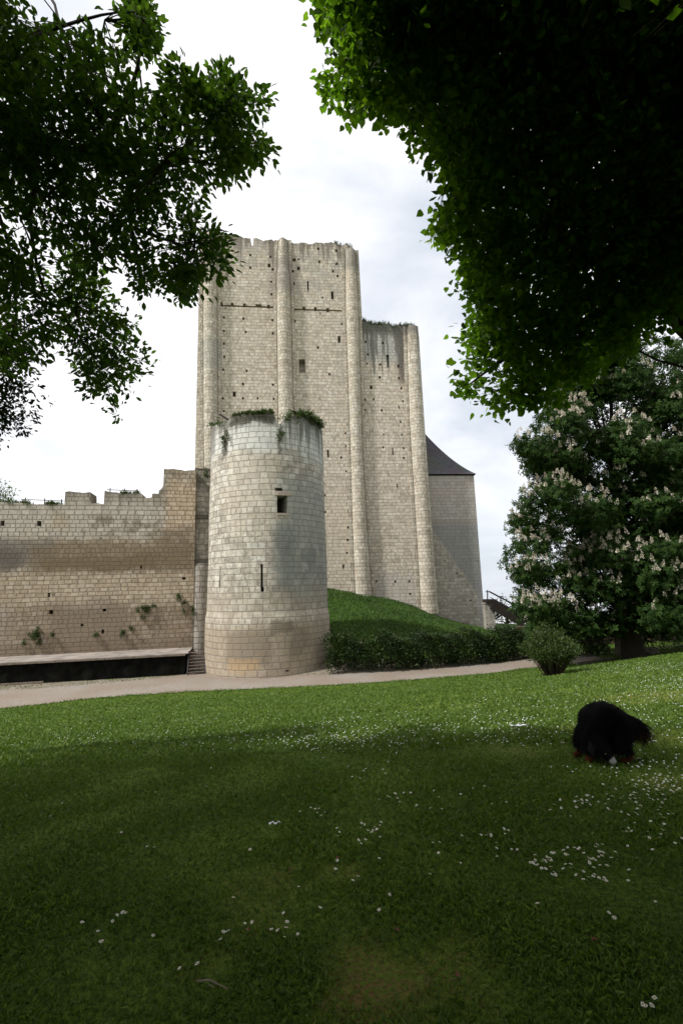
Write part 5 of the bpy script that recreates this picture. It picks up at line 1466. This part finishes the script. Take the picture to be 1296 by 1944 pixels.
    for u0, u1, n, lab in ((684, 762, 90, 'dark grassy growth along the lower right wall head of the keep'), (764, 792, 36, 'bushy growth on the cap of the right corner buttress'), (640, 676, 30, 'grassy growth on the upper right corner of the keep'), (384, 420, 30, 'dark growth on the upper left corner of the keep')):
        P = []
        for _ in range(n):
            s = r.uniform(kz(u0, 600)[0], kz(u1, 600)[0]); P.append(KEEP.M(s, keep_top(s) - .08, r.uniform(-.1, .7)))
        tuft('wall_plant', lab, P, np.tile(np.array([-KEEP.n[0], -KEEP.n[1], .1]), (n, 1)), 10, .42, WEED, G3, r, 'grass')
    # weeds where the tower meets the hedge
    P = []
    for _ in range(40):
        s = tpix(616, 1240)[0] + r.uniform(-.3, 1.2); q = np.array(TM(s, 0, -.25 - r.uniform(0, .4))); q[2] = h1(q[0], q[1]) + r.uniform(0, .5); P.append(q)
    tuft('weeds', 'brownish weeds between the round tower and the hedge', P, np.tile(np.array([.2, -1, .2]), (40, 1)), 5, .35, WEED, 'weeds at the tower foot', r)


build_wall_plants()


# ------------------------------------------------------------------ wooden stair, pier, kerb and wall at right
def build_stair():
    Y = 47.5
    q = lambda u, v, y=Y: Vector(at_y(u, v, y))
    pier = empty('stone_pier', tuple(q(927, 1196)), 'small pale stone pier at the top of the wooden stair', 'pier')
    a, b = q(921, 1196), q(935, 1146); mb = MB(); mb.box(((a.x + b.x) / 2, Y, (b.z - 3.2) / 2), (b.x - a.x, .9, b.z + 3.2)); mb.build('shaft', MAT_PIER, pier)
    mb = MB(); mb.box(((a.x + b.x) / 2, Y, b.z + .05), (b.x - a.x + .1, 1.0, .1)); mb.build('cap', MAT_PIER, pier)
    root = empty('wooden_stair', tuple(q(960, 1190)), 'dark wooden stair with handrail descending right from the corner tower', 'stair')
    T = MAT['old_timber']
    mb = MB(); c0, c1 = q(919, 1141), q(938, 1143); mb.box(((c0.x + c1.x) / 2, Y, c0.z), (c1.x - c0.x, 1.3, .3)); mb.build('landing', T, root)
    for y in (Y - .6, Y + .6):
        mb = MB(); mb.beam(q(934, 1147, y), q(996, 1182, y), .12, 1.0, up=(0, 0, 1)); mb.build('stringer', T, root)
        mb = MB(); mb.beam(q(921, 1123.5, y), q(930, 1123.5, y), .07, .08); mb.beam(q(928, 1123, y), q(1004, 1163, y), .11, .13); mb.build('handrail', T, root)
        mb = MB(); mb.beam(q(930, 1134, y), q(1004, 1173, y), .05, .06); mb.build('middle_rail', T, root)
        for u in (925, 950, 975, 998):
            v0 = 1121 + max(0, (u - 928)) * .527; mb = MB(); mb.beam(q(u, v0 - 1, y), q(u, v0 + 26, y), .09, .09, up=(0, 1, 0)); mb.build('post', T, root)
    for k in range(14):
        t = k / 13; c = q(937 + 58 * t, 1143 + 33 * t); mb = MB(); mb.box((c.x, Y, c.z), (.28, 1.15, .05)); mb.build('tread', T, root)
    for d in (0, 6):
        mb = MB(); mb.beam(q(936, 1172 + d), q(951 + d, 1162 + d * .3), .12, .12); mb.build('brace', T, root)
    P = []


MAT_PIER = masonry('pier stone', h=.35, w=.6, seed=21, joint=.02, joint_fac=.4, stones=[(0, (.24, .22, .19)), (1, (.34, .31, .27))])
build_stair()


def build_right_edge():
    # low dark wall beyond the hedge, seen under the chestnut
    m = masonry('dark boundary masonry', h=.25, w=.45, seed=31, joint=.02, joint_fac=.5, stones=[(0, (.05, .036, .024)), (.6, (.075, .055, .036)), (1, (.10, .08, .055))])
    a, b = at_y(985, 1250, 33.0), at_y(1700, 1240, 33.0); zb = -3.0
    PLN = Plane((a[0], 33.0), math.radians(-2)); L = b[0] - a[0] + 6
    root = empty('boundary_wall', (a[0] + L / 2, 33.0, zb), 'low dark brown boundary wall behind the hedge and chestnut trunk', 'wall')
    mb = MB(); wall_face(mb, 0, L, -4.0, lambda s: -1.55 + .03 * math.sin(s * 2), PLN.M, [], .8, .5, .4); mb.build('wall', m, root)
    mb = MB()
    for k in range(int(L / .8)): mb.box(PLN.M(k * .8 + .4, -1.47, .2), (.78, .52, .12))
    mb.build('coping', m, root)
    # pale gate pier just left of the trunk
    p = at_y(1179, 1246, 26.5); g = h1(p[0], p[1]); root = empty('gate_pier', (p[0], p[1], g), 'mossy pale gate pier just left of the chestnut trunk', 'pier')
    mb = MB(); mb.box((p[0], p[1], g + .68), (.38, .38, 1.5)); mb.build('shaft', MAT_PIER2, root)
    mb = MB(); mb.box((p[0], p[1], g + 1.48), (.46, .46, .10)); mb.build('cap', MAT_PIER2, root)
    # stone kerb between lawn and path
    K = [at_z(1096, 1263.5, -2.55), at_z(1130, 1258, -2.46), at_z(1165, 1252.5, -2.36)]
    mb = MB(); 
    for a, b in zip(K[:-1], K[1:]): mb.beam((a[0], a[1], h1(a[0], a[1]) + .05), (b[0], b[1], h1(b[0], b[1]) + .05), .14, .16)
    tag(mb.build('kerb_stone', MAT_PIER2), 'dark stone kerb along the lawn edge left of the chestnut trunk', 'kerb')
    # pale boulder right of the trunk
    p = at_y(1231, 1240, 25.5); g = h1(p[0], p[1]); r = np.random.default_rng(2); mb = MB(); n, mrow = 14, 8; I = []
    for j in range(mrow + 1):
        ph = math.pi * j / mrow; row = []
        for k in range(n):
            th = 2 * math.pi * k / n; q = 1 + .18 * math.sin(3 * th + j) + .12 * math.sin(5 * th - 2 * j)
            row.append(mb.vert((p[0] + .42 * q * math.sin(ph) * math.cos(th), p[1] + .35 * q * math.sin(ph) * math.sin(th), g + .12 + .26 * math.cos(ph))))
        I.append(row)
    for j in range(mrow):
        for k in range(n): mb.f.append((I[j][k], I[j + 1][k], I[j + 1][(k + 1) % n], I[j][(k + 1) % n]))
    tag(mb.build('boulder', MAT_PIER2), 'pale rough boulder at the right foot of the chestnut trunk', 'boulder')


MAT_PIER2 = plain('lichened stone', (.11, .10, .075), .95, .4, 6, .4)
build_right_edge()


# ------------------------------------------------------------------ grass and daisies
def build_grass():
    r = np.random.default_rng(17)
    gm = leaf_mat('grass blades', [(0, (.037, .074, .010)), (.45, (.075, .130, .016)), (.8, (.125, .176, .024)), (1, (.15, .14, .055))], .25, .6)
    parts = []
    BL = (np.array([[-.5, 0, 0], [.5, 0, 0], [.32, .62, 0], [0, 1, .0]]), np.array([[0, 1, 2], [0, 2, 3]]))
    def band(y0, y1, dens, hgt, wid, xpad, outside=False):
        xm = lambda y: np.maximum(y, 0) * .74 + xpad
        area = (y1 - y0) * 2 * xm((y0 + y1) / 2); n = int(area * dens)
        y = r.uniform(y0, y1, n); x = r.uniform(-1, 1, n) * xm(y)
        s = soil_amount(x, y); k = r.uniform(0, 1, n) > s * .85
        if outside: k &= (np.abs(x) > np.maximum(y, 0) * .74 + .4)
        patch = .5 + .5 * np.sin(x * 3.1 + 2 * np.sin(y * 2.3)) * np.sin(y * 2.7 + 1.5 * np.sin(x * 1.9)); k &= r.uniform(0, 1, n) < .6 + .4 * patch
        ip = in_poly(x, y, path_poly); k &= ~ip
        x, y, patch, s = x[k], y[k], patch[k], s[k]; n = len(x); z = H(x, y) - .004
        d = unit(r.normal(size=(n, 3)) * np.array([.55, .55, .1]) + np.array([0, 0, .8]))
        hh = hgt * r.uniform(.5, 1.25, n) * (.75 + .5 * patch) * (1 - .5 * s)
        tv = BL[0]; yv = d; xv = unit(np.cross(yv, r.normal(size=(n, 3)))); c = np.stack([x, y, z], -1)
        V = c[:, None] + tv[None, :, 0, None] * (wid * r.uniform(.6, 1.3, n))[:, None, None] * xv[:, None] + tv[None, :, 1, None] * hh[:, None, None] * yv[:, None]
        V[:, 3] += (r.normal(size=(n, 3)) * np.array([1, 1, 0]) * hh[:, None] * .3)
        F = (BL[1][None] + (np.arange(n) * 4)[:, None, None]).reshape(-1, 3)
        t = np.clip(r.normal(.36, .17, n) + .22 * (patch - .5) + s * .3, 0, 1)
        parts.append((V.reshape(-1, 3), F, np.repeat(t, 4)))
    def ragged_edge():
        """longer unmown tufts hanging over the gravel"""
        n = 9000; t = r.uniform(0, len(nearP) - 1.001, n); i = t.astype(int); f = (t - i)[:, None]; xy = nearP[i, :2] * (1 - f) + nearP[i + 1, :2] * f
        xy[:, 1] += .10 * np.sin(xy[:, 0] * 3.1) + r.normal(-.05, .13, n); c = np.c_[xy, H(xy[:, 0], xy[:, 1]) - .01]
        V, F, T = leaf_geo(c, unit(r.normal(size=(n, 3)) * np.array([.6, .6, .1]) + np.array([0, 0, .7])), unit(r.normal(size=(n, 3))), r.uniform(.05, .13, n), (np.array([[-.14, 0, 0], [.14, 0, 0], [.1, .6, 0], [0, 1, 0]]), BL[1]), np.clip(r.normal(.4, .2, n), 0, 1))
        parts.append((V, F, T))
    band(1.5, 3.2, 15000, .030, .0030, .5); band(3.2, 5.5, 7500, .034, .0048, .6); band(5.5, 9, 2300, .05, .010, 1.0); band(9, 15, 800, .055, .018, 2.5); band(15, 28, 260, .06, .035, 4.0)
    band(-3, 1.55, 1500, .04, .010, 6.0); band(1.5, 6, 900, .04, .012, 6.0, True); band(6, 15, 220, .05, .02, 6.0, True)
    ragged_edge()
    V, F, T = merge(parts)
    o = np_mesh('grass', V, F, gm, attrs={'tint': T}); tag(o, 'short mown grass blades covering the lawn', 'grass', kind='stuff')
    # rougher grass on the bank below the keep
    BANKG = leaf_mat('bank grass blades', [(0, (.020, .048, .006)), (.5, (.045, .092, .010)), (1, (.085, .135, .018))], .2, .6)
    n = 60000; x = r.uniform(-3, 16, n); y = r.uniform(28.5, 48.5, n); k = ~in_poly(x, y, path_poly); k &= np.hypot(x - TC[0], y - TC[1]) > 3.9
    kp = (np.stack([x, y], -1) - KEEP.p) @ KEEP.n; k &= kp < .2
    x, y = x[k], y[k]; n = len(x); c = np.stack([x, y, H(x, y) - .02], -1); d = unit(r.normal(size=(n, 3)) * np.array([.6, .6, .1]) + np.array([0, 0, .8]))
    pt = np.sin(x * .9 + 1.3 * np.sin(y * .5)) * np.sin(y * .8 + x * .3)
    V, F, T = leaf_geo(c, d, unit(r.normal(size=(n, 3))), r.uniform(.10, .24, n), (np.array([[-.12, 0, 0], [.12, 0, 0], [.1, .55, 0], [0, 1, 0]]), BL[1]), np.clip(r.normal(.28, .15, n) + .18 * pt, 0, 1))
    o = np_mesh('bank_grass', V, F, BANKG, attrs={'tint': T}); tag(o, 'rough dark grass on the bank below the keep', 'grass', kind='stuff')


build_grass()


def build_daisies():
    r = np.random.default_rng(23); pts = []
    pts += [(155, 1773), (185, 1788), (190, 1803), (193, 1805), (222, 1755), (238, 1750), (232, 1754), (290, 1798), (213, 1765), (340, 1857), (374, 1856), (418, 1800), (432, 1793), (424, 1795), (465, 1770), (478, 1768), (527, 1782), (545, 1771), (543, 1780), (540, 1801), (565, 1790), (538, 1752), (515, 1783),
            (470, 1787), (740, 1712), (637, 1670), (670, 1688), (680, 1685), (720, 1650), (816, 1676), (833, 1638), (835, 1612), (1157, 1752), (1168, 1766), (1222, 1932), (1245, 1925), (1240, 1940), (1228, 1938), (278, 1622), (292, 1622), (295, 1514), (308, 1512), (640, 1598), (1195, 1670), (1240, 1630), (1253, 1606), (1190, 1593)]
    def cl(u, v, su, sv, n): return [(a, b) for a, b in zip(r.normal(u, su, n), r.normal(v, sv, n))]
    pts += cl(700, 1590, 26, 10, 18) + cl(750, 1526, 16, 6, 9) + cl(600, 1550, 18, 5, 7) + cl(1060, 1648, 30, 16, 36) + cl(1130, 1642, 24, 14, 22) + cl(940, 1608, 22, 10, 12) + cl(1150, 1680, 22, 8, 9)
    pts += cl(1250, 1485, 40, 24, 120) + cl(1180, 1528, 46, 10, 28) + cl(1220, 1556, 40, 10, 16) + cl(1010, 1545, 60, 14, 8) + cl(1110, 1530, 22, 5, 8) + cl(1230, 1595, 40, 12, 10)
    pts += cl(850, 1520, 50, 20, 8) + cl(700, 1480, 40, 12, 8) + cl(1130, 1470, 40, 6, 14) + [(r.uniform(0, 1296), r.uniform(1450, 1750)) for _ in range(22)]
    u, v = np.array(pts).T; k = (v > 1300) & (v < 1944) & (u > -20) & (u < 1316); P = ground_at(u[k], v[k])
    # the lit far band carries thousands
    def band(n, u0, u1, v0, v1): return np.stack([r.uniform(u0, u1, n), r.uniform(v0, v1, n)], -1)
    B = np.concatenate([band(320, 0, 1296, 1330, 1430), np.array(cl(600, 1408, 110, 12, 260)), np.array(cl(760, 1380, 160, 18, 230)), band(500, 900, 1296, 1275, 1420), np.array(cl(1200, 1268, 80, 6, 320)), np.array(cl(1260, 1300, 50, 14, 200)), band(160, 0, 480, 1345, 1420)])
    k = (B[:, 1] > 1256 - (B[:, 0] - 1100) * .06) & (B[:, 1] < 1470) & (B[:, 0] > -40) & (B[:, 0] < 1340); B = B[k]
    Q = ground_at(B[:, 0], B[:, 1]); Q = Q[(Q[:, 1] < 26) & ~in_poly(Q[:, 0], Q[:, 1], path_poly)]
    allp = np.concatenate([P, Q]); allp = allp[np.argsort(np.linalg.norm(allp - np.array(CAM), axis=1))]
    near, rest = allp[:290], allp[290:]
    pm = plain('daisy petals', (.75, .75, .74), .7, .06, 30); ym = plain('daisy centre', (.55, .36, .03), .8, .1, 30); gm = plain('daisy stalk', (.05, .09, .02), .8, .1, 30)
    def daisy_mesh(seed):
        q = random.Random(seed); mb = MB(); z0 = .042; n = 11; mats = []
        tx, ty = q.uniform(-.35, .35), q.uniform(-.35, .35)
        T = lambda x, y, z: (x, y, z0 + z + tx * x + ty * y)
        for k in range(n):
            a = 2 * math.pi * k / n + q.uniform(-.06, .06); R = .0115 * q.uniform(.85, 1.1); w = .27
            mb.quad([T(.003 * math.cos(a), .003 * math.sin(a), 0), T(R * .7 * math.cos(a - w), R * .7 * math.sin(a - w), .0018), T(R * math.cos(a), R * math.sin(a), .001), T(R * .7 * math.cos(a + w), R * .7 * math.sin(a + w), .0018)]); mats.append(0)
        c = mb.vert(T(0, 0, .004)); ring = [mb.vert(T(.0042 * math.cos(2 * math.pi * k / 8), .0042 * math.sin(2 * math.pi * k / 8), .0016)) for k in range(8)]
        for k in range(8): mb.f.append((c, ring[k], ring[(k + 1) % 8])); mats.append(1)
        s = [mb.vert((.0009 * math.cos(a), .0009 * math.sin(a), 0)) for a in (0, 2.1, 4.2)]; e = [mb.vert((.0009 * math.cos(a), .0009 * math.sin(a), z0 - .001)) for a in (0, 2.1, 4.2)]
        for k in range(3): mb.f.append((s[k], s[(k + 1) % 3], e[(k + 1) % 3], e[k])); mats.append(2)
        return mb, mats
    protos = []
    for k in range(4):
        mb, mats = daisy_mesh(k); me = bpy.data.meshes.new('daisy'); me.from_pydata(mb.v, [], mb.f)
        for m in (pm, ym, gm): me.materials.append(m)
        me.polygons.foreach_set('material_index', np.array(mats, np.int32)); me.update(); protos.append(me)
    first = None
    for k, p in enumerate(near):
        if first is None:
            o = bpy.data.objects.new('daisy', protos[0]); first = o
        else:
            o = first.copy(); o.data = protos[k % 4]
        COL.objects.link(o); o.location = p; o.rotation_euler = (0, 0, r.uniform(0, 6.28)); o.scale = (.92,) * 3 if r.uniform() < .5 else (.75,) * 3
        tag(o, 'small white daisy with yellow centre among the shaded near grass', 'daisy', 'daisies in the shaded near grass')
    mb = protos[0]; co = np.array([v.co for v in mb.vertices]); V = []; F = []
    tri = [tuple(p.vertices) for p in mb.polygons if len(p.vertices) == 4][:11]
    tri = np.array(tri); used = np.unique(tri); mp = {a: i for i, a in enumerate(used)}; tri = np.vectorize(mp.get)(tri); co = co[used]
    sc = r.uniform(.6, 1.1, len(rest)) * .74
    V = (rest[:, None] + (co[None] - np.array([0, 0, 0])) * sc[:, None, None]).reshape(-1, 3) + np.array([0, 0, .006]); F = (tri[None] + (np.arange(len(rest)) * len(co))[:, None, None]).reshape(-1, 4)
    tag(np_mesh('daisy_carpet', V, F, pm), 'countless white daisies speckling the sunlit middle of the lawn', 'daisies', kind='stuff')


build_daisies()


def build_litter():
    r = random.Random(4)
    p = ground_at(np.array([372., 432.]), np.array([1886., 1896.])); a, b = Vector(p[0]), Vector(p[1]); a.z += .03; b.z += .03
    mb = MB(); mb.tube([a, a.lerp(b, .4) + Vector((0, .01, .008)), b], [.0032, .0036, .002], 6); mb.tube([a.lerp(b, .4), a.lerp(b, .55) + Vector((.01, -.03, .015))], [.002, .001], 5)
    tag(mb.build('stick', MAT['grey_timber']), 'pale broken stick lying in the near grass', 'stick')
    for u, v, w, lab in ((521, 1578, .05, 'crumpled whitish scrap in the shaded grass'), (985, 1387, .13, 'thin white scrap lying in the sunlit grass beyond the shade')):
        q = Vector(ground_at(np.array([float(u)]), np.array([float(v)]))[0]); mb = MB(); n = 7; I = []
        for i in range(n):
            I.append([mb.vert(q + Vector(((i / (n - 1) - .5) * w * 1.6, (j - 1) * w * .22, .045 + r.uniform(-.008, .014)))) for j in range(3)])
        for i in range(n - 1):
            for j in range(2): mb.f.append((I[i][j], I[i + 1][j], I[i + 1][j + 1], I[i][j + 1]))
        o = mb.build('paper_scrap', MAT['paper']); tag(o, lab, 'scrap')
    dm = plain('dead leaf', (.14, .055, .035), .8, .3, 20)
    for u, v, lab in ((754, 1788, 'small reddish dead leaf among clover right of centre'), (552, 1666, 'reddish dead leaf on the brown worn patch'), (640, 1640, 'dark red dead leaf above the daisies in the middle'), (1130, 1806, 'dry upright leaf in the grass at lower right'), (470, 1788, 'brown dead leaf beside a daisy group'), (870, 1878, 'curled brown dead leaf right of the bare patch')):
        q = Vector(ground_at(np.array([float(u)]), np.array([float(v)]))[0]); mb = MB(); a = r.uniform(0, 6); s = .015
        R = Matrix.Rotation(a, 3, 'Z'); P = [q + R @ Vector(x) * s + Vector((0, 0, .032)) for x in ((0, -1, 0), (.55, -.2, .35), (.4, .6, .2), (0, 1.1, -.1), (-.4, .6, .3), (-.55, -.2, .1), (0, .1, -.1))]
        I = [mb.vert(x) for x in P]
        for k in range(6): mb.f.append((I[6], I[k], I[(k + 1) % 6]))
        tag(mb.build('dead_leaf', dm), lab, 'leaf', 'dead leaves in the grass')


build_litter()


# ------------------------------------------------------------------ dog
def build_dog():
    p = ground_at(np.array([1150.]), np.array([1444.]))[0]; gx, DY, gz = p; SC = math.sqrt(gx ** 2 + DY ** 2) / 6.18 * 1.02; SC1 = SC
    root = empty('dog', (gx, DY, gz), 'large shaggy black dog with tan feet sniffing the grass with lowered head', 'dog')
    J = {}; E = []
    def add(name, co, rad, par=None):
        J[name] = (co, rad if isinstance(rad, tuple) else (rad, rad), par)
    add('pelvis', (.17, .02, .38), (.165, .175))
    add('loin', (.05, .02, .455), (.185, .19), 'pelvis'); add('rib', (-.08, .01, .42), (.19, .20), 'loin'); add('should', (-.17, 0, .345), (.16, .17), 'rib')
    add('neck', (-.175, -.08, .265), (.12, .12), 'should'); add('skull', (-.14, -.16, .185), (.088, .085), 'neck'); add('brow', (-.10, -.205, .125), (.062, .062), 'skull'); add('muz', (-.065, -.245, .075), (.04, .036), 'brow'); add('nose', (-.045, -.27, .045), (.03, .027), 'muz')
    for s, t in ((-1, 'n'), (1, 'f')):
        y = .10 * s
        add('sh' + t, (-.20, y, .27), (.10, .09), 'should'); add('el' + t, (-.21, y * 1.05, .17), (.075, .07), 'sh' + t); add('wr' + t, (-.225, y * 1.05, .075), (.05, .045), 'el' + t)
        add('pw' + t, (-.255, y * 1.05, .03), (.036, .030), 'wr' + t); add('to' + t, (-.30 - .02 * s, y * 1.05 - .01, .022), (.030, .022), 'pw' + t)
        y = .115 * s
        add('hip' + t, (.16, y * .9, .29), (.115, .10), 'pelvis'); add('kn' + t, (.055, y * 1.15, .19), (.07, .065), 'hip' + t); add('ho' + t, (.225, y * 1.1, .10), (.036, .034), 'kn' + t)
        add('mt' + t, (.17, y * 1.1, .035), (.030, .027), 'ho' + t); add('ft' + t, (.09, y * 1.15, .028), (.034, .025), 'mt' + t)
    add('t1', (.30, .03, .375), (.055, .055), 'pelvis'); add('t2', (.39, .03, .355), (.045, .045), 't1'); add('t3', (.455, .02, .315), (.036, .036), 't2'); add('t4', (.475, .02, .245), (.018, .018), 't3')
    names = list(J); me = bpy.data.meshes.new('body_cage')
    me.from_pydata([J[n][0] for n in names], [(names.index(J[n][2]), names.index(n)) for n in names if J[n][2]], [])
    tmp = bpy.data.objects.new('body_cage', me); COL.objects.link(tmp)
    md = tmp.modifiers.new('skin', 'SKIN'); md.use_smooth_shade = True; md.branch_smoothing = .6
    for i, n in enumerate(names):
        sv = me.skin_vertices[0].data[i]; sv.radius = J[n][1]; sv.use_root = (n == 'pelvis')
    sub = tmp.modifiers.new('sub', 'SUBSURF'); sub.levels = 2; sub.render_levels = 2
    bpy.context.view_layer.update(); dg = bpy.context.evaluated_depsgraph_get()
    ev = bpy.data.meshes.new_from_object(tmp.evaluated_get(dg)); bpy.data.objects.remove(tmp)
    n = len(ev.vertices); co = np.empty(n * 3, np.float32); ev.vertices.foreach_get('co', co); co = co.reshape(-1, 3)
    tri = []
    for f in ev.polygons:
        v = list(f.vertices)
        for a in range(1, len(v) - 1): tri.append((v[0], v[a], v[a + 1]))
    tri = np.array(tri); bpy.data.meshes.remove(ev)
    co[:, 2] = np.maximum(co[:, 2], .004)
    def colour(P):
        c = np.tile(np.array([.0035, .0035, .004, 1.0]), (len(P), 1)); tan = np.array([.085, .026, .009, 1]); wh = np.array([.26, .26, .26, 1])
        low = (P[:, 2] < .095) & ((P[:, 0] < -.20) | (P[:, 0] > -.0)); c[low] = tan
        hd = np.linalg.norm(P - np.array([-.055, -.255, .06]), axis=1) < .048; c[hd] = wh
        ns = np.linalg.norm(P - np.array([-.036, -.285, .045]), axis=1) < .020; c[ns] = np.array([.005, .005, .005, 1])
        return c
    m, nn, lk, b, out = new_mat('dog coat'); at = nn('ShaderNodeAttribute', attribute_name='colour'); lk(at.outputs['Color'], b.inputs['Base Color']); b.inputs['Roughness'].default_value = .85; b.inputs['Specular IOR Level'].default_value = .06
    off = np.array([gx, DY, gz])
    SC = SC * np.array([.92, 1.0, 1.05])
    np_mesh('body', co * SC + off, tri, m, root, smooth=True, cols=colour(co))
    # shaggy coat
    r = np.random.default_rng(2); A, B, Cc = co[tri[:, 0]], co[tri[:, 1]], co[tri[:, 2]]
    nrm = np.cross(B - A, Cc - A); ar = np.linalg.norm(nrm, axis=1); nrm = unit(nrm); N = 26000
    i = r.choice(len(tri), N, p=ar / ar.sum()); w = r.dirichlet((1, 1, 1), N); P = A[i] * w[:, :1] + B[i] * w[:, 1:2] + Cc[i] * w[:, 2:]
    tail = P[:, 0] > .29
    flow = np.where(tail[:, None], np.array([.25, 0, -1.2]), np.array([.25, 0, -.75]))
    d = unit(nrm[i] * .55 + flow + r.normal(size=(N, 3)) * .22)
    ln = np.where(tail, r.uniform(.10, .20, N), r.uniform(.03, .075, N)) * np.where((P[:, 2] < .12) & ~tail, .35, 1); ln = np.where(np.linalg.norm(P - np.array([-.07, -.24, .08]), axis=1) < .1, .012, ln)
    belly = (P[:, 2] < .3) & (P[:, 2] > .14) & (nrm[i][:, 2] < .1) & ~tail; ln = np.where(belly, ln * 1.7, ln)
    V, F, _ = leaf_geo(P - nrm[i] * .003, d, nrm[i] + r.normal(size=(N, 3)) * .3, ln, (np.array([[-.04, 0, 0], [.04, 0, 0], [0, 1, 0]]), np.array([[0, 1, 2]])), np.zeros(N))
    V = V.reshape(-1, 3); V[:, 2] = np.maximum(V[:, 2], .003); c = colour(np.repeat(P, 3, 0))
    tt = np.repeat(tail, 3) & (V[:, 2] < .2); c[tt] = np.array([.045, .028, .014, 1])
    np_mesh('fur', V * SC + off, F, m, root, cols=c)
    # ears and eyes
    for s in (-1, 1):
        q = MB(); c0 = Vector((-.155 + .055 * s, -.135 + .045 * s, .225)) * SC1 + Vector(off); I = [q.vert(c0 + Vector(v)) for v in ((-.02, 0, .01), (.025, .0, .015), (.03 * s + .03, -.03, -.06), (.02 * s, -.035, -.10), (.02 * s - .03, -.025, -.05), (0, -.02, -.03))]
        J2 = [q.vert(c0 + Vector(v) + Vector((0, .012, 0))) for v in ((-.02, 0, .01), (.025, .0, .015), (.03 * s + .03, -.03, -.06), (.02 * s, -.035, -.10), (.02 * s - .03, -.025, -.05))]
        for a in range(5): q.f.append((I[5], I[a], I[(a + 1) % 5])); q.f.append((I[a], J2[a], J2[(a + 1) % 5], I[(a + 1) % 5]))
        q.f.append(tuple(reversed(J2))); q.build('ear', plain('dog ear', (.006, .006, .007), .8, .1), root)
        q = MB(); cc = Vector((-.095 + .035 * s, -.25 + .02 * s, .15)) * SC1 + Vector(off); q.tube([cc + Vector((0, .01, 0)), cc, cc + Vector((0, -.006, -.002))], [.007, .009, .004], 8); q.build('eye', plain('dog eye', (.02, .01, .006), .2, .05, spec=.6), root)


build_dog()
